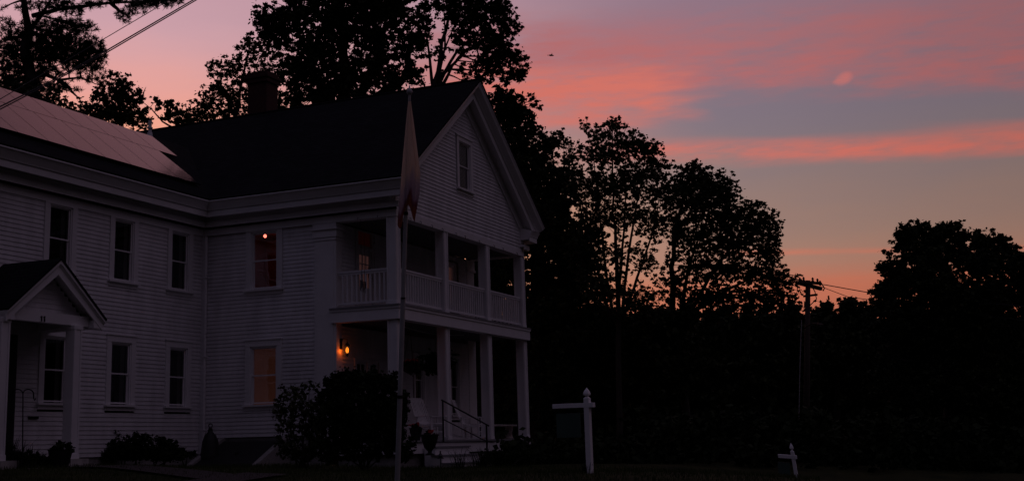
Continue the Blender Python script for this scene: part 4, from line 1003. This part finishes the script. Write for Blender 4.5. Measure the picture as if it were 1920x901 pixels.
shrub('shrub', 'low dark leafy mass at the far left in front of the portico', 'shrub', 26.6, [(10, 850, 26, 16), (45, 856, 30, 12), (80, 860, 22, 9), (-20, 850, 20, 20)], .05, 6, 2.6, 18, seed=85, base=(30, 868))
blades('daylily_clump', 'tall strappy leaf clump at the far left below the portico post', 'plant', 15, 862, 26.5, 130, .75, .35, .025, 1)
blades('daylily_clump', 'strappy leaf clump around the foot of the shepherd hook', 'plant', 50, 864, 26.2, 150, .50, .22, .025, 2)
blades('daylily_clump', 'low grassy clump between the hook and the pale entry step', 'plant', 88, 866, 26.4, 110, .32, .22, .02, 3)
blades('daylily_clump', 'arching leaf clump right of the porch steps, first along the porch', 'plant', 905, 858, 30.5, 120, .55, .30, .02, 4, 'arching leaf clumps along the porch')
blades('daylily_clump', 'arching leaf clump beneath the stone bench, second along the porch', 'plant', 940, 858, 31, 120, .5, .35, .02, 5, 'arching leaf clumps along the porch')
blades('daylily_clump', 'arching leaf clump under the last porch post', 'plant', 975, 858, 31.5, 120, .52, .35, .02, 6, 'arching leaf clumps along the porch')
blades('grass_tuft', 'thin tall grass tuft in front of the bottom porch step', 'plant', 862, 870, 29, 60, .55, .22, .012, 7)
blades('grass_tuft', 'short grass tuft at the foot of the big white sign post', 'plant', 1100, 880, 21.8, 60, .22, .12, .012, 8)
shrub('shrub', 'low dark shrub filling the bed under the porch edge right of the steps', 'shrub', 31, [(925, 855, 30, 10), (965, 856, 28, 10), (990, 852, 14, 10)], .05, 6, 2.2, 26, seed=80, base=(950, 868))
# lawn blades
rng = np.random.default_rng(5)
N = 42000; pxs = rng.uniform(-30, 1500, N); ts = 9+24*rng.random(N)**.8
Vl = []
for i in range(N):
    c = CAM+(_fw+_r*((pxs[i]-PX)/F))*float(ts[i])
    if c.x > -.2 and c.y > -1.2: continue
    z_ = gz(c.x, c.y); h_ = .035+.05*rng.random(); a = rng.random()*6.28; dx, dy = math.cos(a), math.sin(a); lx_, ly_ = rng.normal(size=2)*.02
    Vl += [(c.x-dx*.006, c.y-dy*.006, z_-.01), (c.x+dx*.006, c.y+dy*.006, z_-.01), (c.x+dx*.002+lx_, c.y+dy*.002+ly_, z_+h_), (c.x-dx*.002+lx_, c.y-dy*.002+ly_, z_+h_)]
tag(quads_object('grass', np.array(Vl), MT['blade'], loc=(-10, -6, -.8)), 'short mown lawn grass in front of the house', None, kind='stuff')

# ------------------------------------------------------------------ pots, urn, baskets, hook, lights
def potted(name, label, cat, c, prof, potm, leafr, nl, leafs, flower=0, group=None, hang=None, lm='leaf3', squash=.7, lz=.0):
    global rng
    c = Vector(c); root = empty(name, c); tag(root, label, cat, group)
    m = MB(); m.lathe(c, prof, 20); m.build('pot', MT[potm], root, smooth=False)
    top = c+Vector((0, 0, prof[-1][1]+lz)); rng = np.random.default_rng(abs(hash(label)) % 999 if False else len(label))
    cents = [tuple(top+Vector(tuple(rng.normal(size=3)*np.array([.5, .5, .35])*leafr))) for _ in range(nl)]
    quads_object('foliage', leaves_mesh(cents, [leafr*.45]*nl, 26, leafs, squash=(1, 1, squash)), MT[lm], root, loc=c)
    if flower:
        cf = [tuple(top+Vector((float(rng.normal()*leafr*.45), float(rng.normal()*leafr*.45), leafr*.35+float(rng.random()*leafr*.4)))) for _ in range(flower)]
        quads_object('flower', leaves_mesh(cf, [.035]*flower, 14, .04, flat=1.6), MT['flower'], root, loc=c)
    if hang:
        m = MB()
        for a in range(3): m.tube([top+Vector((.17*math.cos(a*2.09), .17*math.sin(a*2.09), 0)), Vector(hang)], .005, 4)
        m.build('hanger', MT['blackmetal'], root)
    return root
u_ = onp(1, -.62, 806, 852)
potted('urn_planter', 'black footed urn with red flowers on the porch step', 'planter', (u_.x, -.62, -.385), [(.12, 0), (.12, .03), (.05, .06), (.05, .10), (.14, .20), (.20, .36), (.22, .48), (.25, .50), (.25, .53), (.2, .53)], 'black', .10, 10, .05, flower=10)
u2 = onp(1, .2, 783, 820)
potted('flower_pot', 'dark tall pot with a red bloom on the porch edge behind the urn', 'planter', (u2.x, .25, 0), [(.11, 0), (.17, .30), (.19, .33), (.17, .33)], 'black', .14, 12, .05, flower=8)
b1 = onp(1, .45, 823, 688)
potted('hanging_basket', 'big dark hanging basket in front of the second lower porch post', 'hanging basket', (b1.x, .45, b1.z-.10), [(.08, 0), (.20, .06), (.25, .20), (.26, .22)], 'wicker', .32, 120, .085, group='hanging baskets on the lower porch', hang=(b1.x, .45, 3.1), lm='leaf3', squash=1.0, lz=.02)
b2 = onp(1, .45, 769, 692)
potted('hanging_basket', 'dark hanging basket with reddish flowers just right of the flagpole', 'hanging basket', (b2.x, .45, b2.z-.10), [(.08, 0), (.18, .06), (.22, .18), (.23, .2)], 'wicker', .25, 36, .06, flower=14, group='hanging baskets on the lower porch', hang=(b2.x, .45, 3.1), squash=1.0, lz=.0)
q = onp(1, 4.3, 86, 850)
potted('flower_pot', 'dark tapered plant pot standing before the portico step', 'planter', (q.x, 3.9, -.40), [(.17, 0), (.25, .34), (.27, .37), (.25, .37)], 'black', .17, 14, .06)
q = at(140, 852, 30.5)
potted('flower_bowl', 'wide low dark bowl of plants before the right portico post', 'planter', (q.x, q.y, gz(q.x, q.y)), [(.2, 0), (.34, .16), (.38, .24), (.36, .24)], 'black', .2, 16, .06)
# iron scroll bracket on the second post
m = MB(); bx_ = 2.873+.24
pts = [(bx_+.01, .0, 2.25-.02*i) for i in range(2)]
for k, zc in ((0, 2.30), (1, 2.12)):
    m.tube([(bx_+.09+.06*math.cos(a*.5), -.02, zc+.075*math.sin(a*.5)) for a in range(12)], .010, 5)
m.tube([(bx_+.02, -.02, 2.0), (bx_+.02, -.02, 2.42)], .012, 6); m.build('scroll_bracket', MT['blackmetal'], house)
# shepherd's hook
hk = tag(empty('plant_hook', at(43, 862, 26)), 'black double shepherd hook standing in the left bed', 'plant hook')
def hp(px_, py_): return at(px_, py_, 26)
b0 = hp(43, 862); b0.z = gz(b0.x, b0.y)-.1; hk.location = b0
m = MB(); m.tube([b0, hp(43, 750)], .014, 6); m.build('pole', MT['blackmetal'], hk)
for sg in (-1, 1):
    m = MB(); arc = [hp(43, 752)]
    for i in range(10):
        a = math.pi*i/9; arc.append(hp(43+sg*(10-10*math.cos(a)), 738-9*math.sin(a)))
    arc += [hp(43+sg*20, 745), hp(43+sg*22, 750), hp(43+sg*24, 746)]
    m.tube(arc, .013, 6); m.build('hook_arm', MT['blackmetal'], hk)
# conical cover
m = MB(); q = at(394, 846, 33.2); z0 = gz(q.x, q.y)
m.lathe((q.x, q.y, z0), [(.27, 0), (.26, .3), (.21, .68), (.15, .84), (.07, .92), (.05, 1.0)], 18)
m.lathe((q.x, q.y, z0+.98), [(.055, 0), (.06, .02), (.05, .05)], 12)
cv = m.build('garden_cover', MT['black'], None, loc=(q.x, q.y, z0), smooth=True)
m = MB(); pts = [Vector((q.x, q.y, z0+1.09))+_r*(.05*math.cos(a*.524))+Vector((0, 0, .05*math.sin(a*.524))) for a in range(13)]
m.tube(pts, .013, 6, cap=False); m.build('ring', MT['black'], cv)
tag(cv, 'dark conical cover with a small ring on top in the corner of the wing', 'cover')
# path light
q = at(826, 866, 28.5); z0 = gz(q.x, q.y)
pl0 = tag(empty('path_light', (q.x, q.y, z0)), 'small black pagoda path light standing before the porch steps', 'garden light')
m = MB(); m.tube([(q.x, q.y, z0-.05), (q.x, q.y, z0+.32)], .010, 6); m.build('stake', MT['black'], pl0)
m = MB(); m.lathe((q.x, q.y, z0+.24), [(.09, 0), (.035, .05), (.03, .06), (.075, .065), (.02, .12), (.015, .15), (.022, .165), (.005, .18)], 12); m.build('lamp_shade', MT['black'], pl0)
q = at(131, 880, 24); z0 = gz(q.x, q.y)
m = MB(); m.tube([(q.x, q.y, z0-.05), (q.x, q.y, z0+.45)], .008, 6); m.lathe((q.x, q.y, z0+.45), [(.012, 0), (.02, .01), (.02, .03), (.008, .05)], 8); tag(m.build('garden_stake', MT['blackmetal'], None, loc=(q.x, q.y, z0)), 'thin dark garden stake in the lawn before the right portico post', 'stake')
q = at(686, 873, 24); z0 = gz(q.x, q.y)
m = MB()
# ------------------------------------------------------------------ flagpole and flag
TP = 17.5
A0, A1 = at(743, 960, TP), at(768, 178, TP); A0.z = min(A0.z, gz(A0.x, A0.y))
fp = tag(empty('flagpole', A0), 'slender pale telescopic flagpole leaning slightly before the porch corner', 'flagpole')
def along(s): return A0.lerp(A1, s)
def s_of(py_):
    return (960-py_)/(960-178)
m = MB(); m.tube([A0, along(s_of(743))], [.038, .037], 14); m.tube([along(s_of(743)), along(s_of(560))], [.034, .034], 14); m.tube([along(s_of(560)), along(s_of(400))], [.029, .029], 14); m.tube([along(s_of(400)), A1], [.024, .02], 12)
m.build('pole', MT['steel'], fp, smooth=False)
for py_ in (743, 560, 400):
    m = MB(); a = along(s_of(py_)); d = (A1-A0).normalized(); m.tube([a-d*.02, a+d*.025], .041 if py_ == 743 else .034, 14); m.build('collar', MT['black'], fp)
m = MB(); m.lathe(A1, [(.015, 0), (.035, .02), (.042, .05), (.03, .08), (.015, .09), (.006, .14)], 14); m.build('finial', MT['steel'], fp, smooth=True)
# limp flag: folded cloth hanging from the top
FLM = bpy.data.materials.new('flag_cloth'); FLM.use_nodes = True; n_, l_ = FLM.node_tree.nodes, FLM.node_tree.links
b = n_['Principled BSDF']; b.inputs['Roughness'].default_value = .9
tc = n_.new('ShaderNodeUVMap'); se = n_.new('ShaderNodeSeparateXYZ'); l_.new(tc.outputs[0], se.inputs[0])
cr = n_.new('ShaderNodeValToRGB'); l_.new(se.outputs[1], cr.inputs['Fac']); cr.color_ramp.interpolation = 'LINEAR'
E_ = cr.color_ramp.elements; E_[0].position = 0; E_[0].color = (.22, .06, .03, 1); E_[1].position = 1; E_[1].color = (.80, .66, .54, 1)
for p, c in ((.06, (.22, .07, .04)), (.09, (.16, .045, .06)), (.12, (.20, .09, .13)), (.15, (.34, .27, .34)), (.27, (.46, .38, .42)), (.38, (.72, .58, .46))):
    e = E_.new(p); e.color = (*c, 1)
l_.new(cr.outputs[0], b.inputs['Base Color'])
tr_ = n_.new('ShaderNodeBsdfTranslucent'); l_.new(cr.outputs[0], tr_.inputs['Color']); mx_ = n_.new('ShaderNodeMixShader'); mx_.inputs[0].default_value = .4
l_.new(b.outputs[0], mx_.inputs[1]); l_.new(tr_.outputs[0], mx_.inputs[2]); l_.new(mx_.outputs[0], n_['Material Output'].inputs['Surface'])
nu, nv = 26, 48; fm = MB(); uv = []
def fl_pt(u, v):      # v 0 bottom .. 1 top ; u across
    top, bot = 190, (400+16*math.sin(u*7+.6)+(12 if u < .3 else 0))
    py_ = bot+(top-bot)*v
    cxp = 768-(py_-178)/782*25
    w_ = (1-v)
    left = cxp-2-13*w_**.8; right = cxp+3+22*min(1, w_/.6)-(8*max(0, w_-.75)/.25)
    px_ = left+(right-left)*u
    dep = (.05*math.sin(u*9+v*1.2)+.018*math.sin(u*23+v*4))*(.3+.7*w_)
    return at(px_, py_, TP-.07+dep)
for j in range(nv+1):
    for i in range(nu+1): fm.v.append(tuple(fl_pt(i/nu, j/nv))); uv.append((i/nu, j/nv + .03*math.sin(i*.7)))
for j in range(nv):
    for i in range(nu): k = j*(nu+1)+i; fm.f.append((k, k+1, k+nu+2, k+nu+1))
fo = fm.build('flag', FLM, None, loc=tuple(A1), smooth=True)
ul = fo.data.uv_layers.new(name='uv')
for lp in fo.data.loops: ul.data[lp.index].uv = uv[lp.vertex_index]
tag(fo, 'limp pale flag with red and orange lower end hanging from the flagpole', 'flag')

# ------------------------------------------------------------------ white sign posts
def signpost(name, label, top, base_z, H, arm_dir, armL, tail, lean, board, s=1.0):
    a = Vector(top); d = Vector((lean[0], lean[1], 1)).normalized(); w = .050*s
    base = a-d*((a.z-base_z)/d.z)
    root = tag(empty(name, base), label, 'sign post', 'white sign posts at the lawn edge')
    ad = Vector(arm_dir).normalized(); sd = ad.cross(d).normalized()
    m = MB(); L = (a-base).length-.17; m.obox(base+d*(L/2), (w, w, L/2), ad, sd, d); m.build('post', MT['paint'], root, bevel=.006)
    m = MB(); c = base+d*L
    prof_ = [(w*.98, 0), (w*1.0, .005), (w*.45, .03), (w*.45, .05), (w*.95, .06), (w*1.02, .085), (w*.75, .13), (w*.25, .17), (.004, .19)]
    k0 = len(m.v); n = 4; rings = []
    for r_, z_ in prof_:
        k = len(m.v); rings.append(k)
        for sx, sy in ((-1, -1), (1, -1), (1, 1), (-1, 1)): m.v.append(tuple(c+ad*sx*r_+sd*sy*r_+d*z_))
    for p, q_ in zip(rings, rings[1:]):
        for j in range(4): m.f.append((p+j, p+(j+1) % 4, q_+(j+1) % 4, q_+j))
    m.f.append(tuple(rings[-1]+j for j in range(4))); m.build('finial', MT['paint'], root)
    az = base+d*(L-.115)
    m = MB(); m.obox(az+ad*((armL-tail)/2), ((armL+tail)/2, .022+w*.6, .040), ad, sd, d); m.build('arm', MT['paint'], root, bevel=.004)
    m = MB(); bw_, bh_ = board; cx_ = az+ad*(armL*.5+.05); 
    m.obox(cx_-Vector((0, 0, .04+.09+bh_/2)), (bw_/2, .012, bh_/2), ad, sd, Vector((0, 0, 1))); bd = m.build('sign_board', MT['green'], root, bevel=.003)
    m = MB()
    for sg in (-1, 1):
        p = cx_+ad*sg*bw_*.38; m.tube([p-Vector((0, 0, .03)), p-Vector((0, 0, .15))], .006, 5)
    m.build('chain', MT['blackmetal'], bd)
    return root
t1 = 22.0; top1 = at(1100, 728, t1)
arm1 = (at(1035, 753, t1+.35)-at(1100, 753, t1)); arm1.z = 0
signpost('sign_post', 'tall white sign post with pointed finial and a green board on its arm', top1, gz(top1.x, top1.y)-.15, 1.5, arm1, arm1.length-.02, .13, (0, 0), (.47, .42))
t2 = 27.5; top2 = at(1483, 831, t2)
signpost('sign_post', 'leaning white sign post with a small green board, farther right and lower down', top2, gz(top2.x, top2.y)-1.0, 1.5, -_r*1.0+_fw*.35, .32, .08, tuple(-(_r*.10))[:2], (.26, .26), .8)

# ------------------------------------------------------------------ utility pole and wires
TU = 47
b0 = at(1506, 840, TU); b0.z = gz(b0.x, b0.y)-.5; t0 = at(1515, 525, TU)
up = tag(empty('utility_pole', b0), 'wooden utility pole with a crossarm standing between the dark trees', 'utility pole')
m = MB(); m.tube([b0, b0.lerp(t0, .5), t0], [.135, .115, .09], 12); m.build('pole', MT['wood'], up, smooth=True)
ca = at(1497, 530, TU-.2); cb_ = at(1540, 541, TU+.3)
m = MB(); m.bar(ca, cb_, .11, .13); m.bar(at(1501, 528, TU-.2), at(1538, 531, TU+.1), .10, .10); m.bar(at(1507, 555, TU), at(1532, 552, TU+.2), .08, .08); m.build('crossarm', MT['wood'], up)
for (x, y) in ((1500, 527), (1507, 526), (1524, 527), (1533, 529), (1538, 533)):
    m = MB(); p = at(x, y, TU); m.lathe(p-Vector((0, 0, .05)), [(.03, 0), (.06, .06), (.03, .1), (.05, .14), (.02, .2)], 8); m.build('insulator', MT['blackmetal'], up)
m = MB(); pts = [at(1521, 535, TU-.2), at(1528, 546, TU-.3), at(1531, 560, TU-.2), at(1516, 575, TU-.1)]; m.tube(pts, .02, 5); m.tube([at(1533, 528, TU), at(1540, 530, TU), at(1546, 540, TU), at(1543, 545, TU)], .025, 5); m.build('jumper_cable', MT['blackmetal'], up)
m = MB(); m.tube([at(1509, 614, TU-.2), at(1522, 606, TU-.8), at(1536, 606, TU-1.4)], .03, 6); m.lathe(at(1538, 608, TU-1.5), [(.10, -.04), (.11, 0), (.05, .05)], 10); m.build('street_light_arm', MT['wood'], up)
m = MB(); m.tube([at(1503, 600, TU-.25), at(1500, 680, TU-.25), at(1497, 830, TU-.25)], .018, 6); m.build('conduit', MT['steel'], up)
def wire(name, label, pts, r, group):
    m = MB(); P_ = [Vector(p) for p in pts]; out = []
    for a, b in zip(P_, P_[1:]):
        for i in range(12): out.append(a.lerp(b, i/12))
    out.append(P_[-1]); c = out[len(out)//2]
    m.tube(out, r, 6); return tag(m.build(name, MT['black'], None, loc=tuple(c)), label, 'cable', group)
wire('power_line', 'thin wire running right from the utility pole, upper of the pair', [at(1544, 533, 47), at(1600, 543, 45), at(1640, 550, 43), at(1990, 580, 36)], .016, 'wires right of the utility pole')
wire('power_line', 'thin wire running right from the utility pole, lower of the pair', [at(1542, 538, 47), at(1590, 556, 45), at(1640, 563, 43), at(1990, 610, 36)], .012, 'wires right of the utility pole')
wire('power_line', 'thick upper cable of the pair crossing the sky before the pine', [at(420, -37, 21), at(366, -2, 20.4), at(203, 93, 19), at(100, 150, 18.2), at(0, 200, 17.5), at(-150, 268, 16.5)], .011, 'service cables crossing the upper corner')
wire('power_line', 'lower cable of the pair crossing the sky before the pine', [at(420, -32, 21.1), at(366, 1.5, 20.5), at(203, 97, 19.1), at(100, 153, 18.3), at(0, 205, 17.6), at(-150, 274, 16.6)], .010, 'service cables crossing the upper corner')
wire('power_line', 'single thin cable above the pair, ending among the pine needles', [at(400, -50, 22), at(285, 20, 21), at(190, 76, 20), at(90, 133, 19), at(0, 186, 18), at(-150, 260, 17)], .007, 'service cables crossing the upper corner')

# ------------------------------------------------------------------ bird, far house
c = at(1034, 104, 45)
m = MB(); m.tube([c-_r*.10+_u*.01, c-_r*.05, c+_r*.03, c+_r*.09-_u*.01], [.01, .032, .03, .008], 8)
m.poly([c-_r*.04, c+_r*.02, c+_r*.05+_fw*.18+_u*.06]); m.poly([c-_r*.04, c+_r*.02, c+_r*.02-_fw*.18+_u*.07]); m.poly([c-_r*.09, c-_r*.15+_u*.02, c-_r*.14-_u*.01])
tag(m.build('bird', MT['black'], None, loc=tuple(c)), 'tiny dark bird flying in the pink sky right of the roof peak', 'bird')
fc = at(1542, 722, 70); gg = gz(fc.x, fc.y)
fh = tag(empty('distant_house', (fc.x, fc.y, gg)), 'low pale roof of a distant house glimpsed beside the utility pole', 'house')
m = MB(); R_, F_ = Vector((_r.x, _r.y, 0)).normalized(), Vector((_fw.x, _fw.y, 0)).normalized()
base = Vector((fc.x, fc.y, gg)); hz = fc.z-gg
m.obox(base+Vector((0, 0, hz/2-.2)), (2.3, 2, hz/2), R_, F_, Vector((0, 0, 1))); m.build('wall', MT['wood'], fh)
m = MB()
for sg in (-1, 1): slab(m, [base+R_*-2.6+F_*(sg*2.3)+Vector((0, 0, hz-.45)), base+R_*2.6+F_*(sg*2.3)+Vector((0, 0, hz-.45)), base+R_*2.6+Vector((0, 0, hz+.5)), base-R_*2.6+Vector((0, 0, hz+.5))], .06)
m.build('roof', MT['asphalt'], fh)
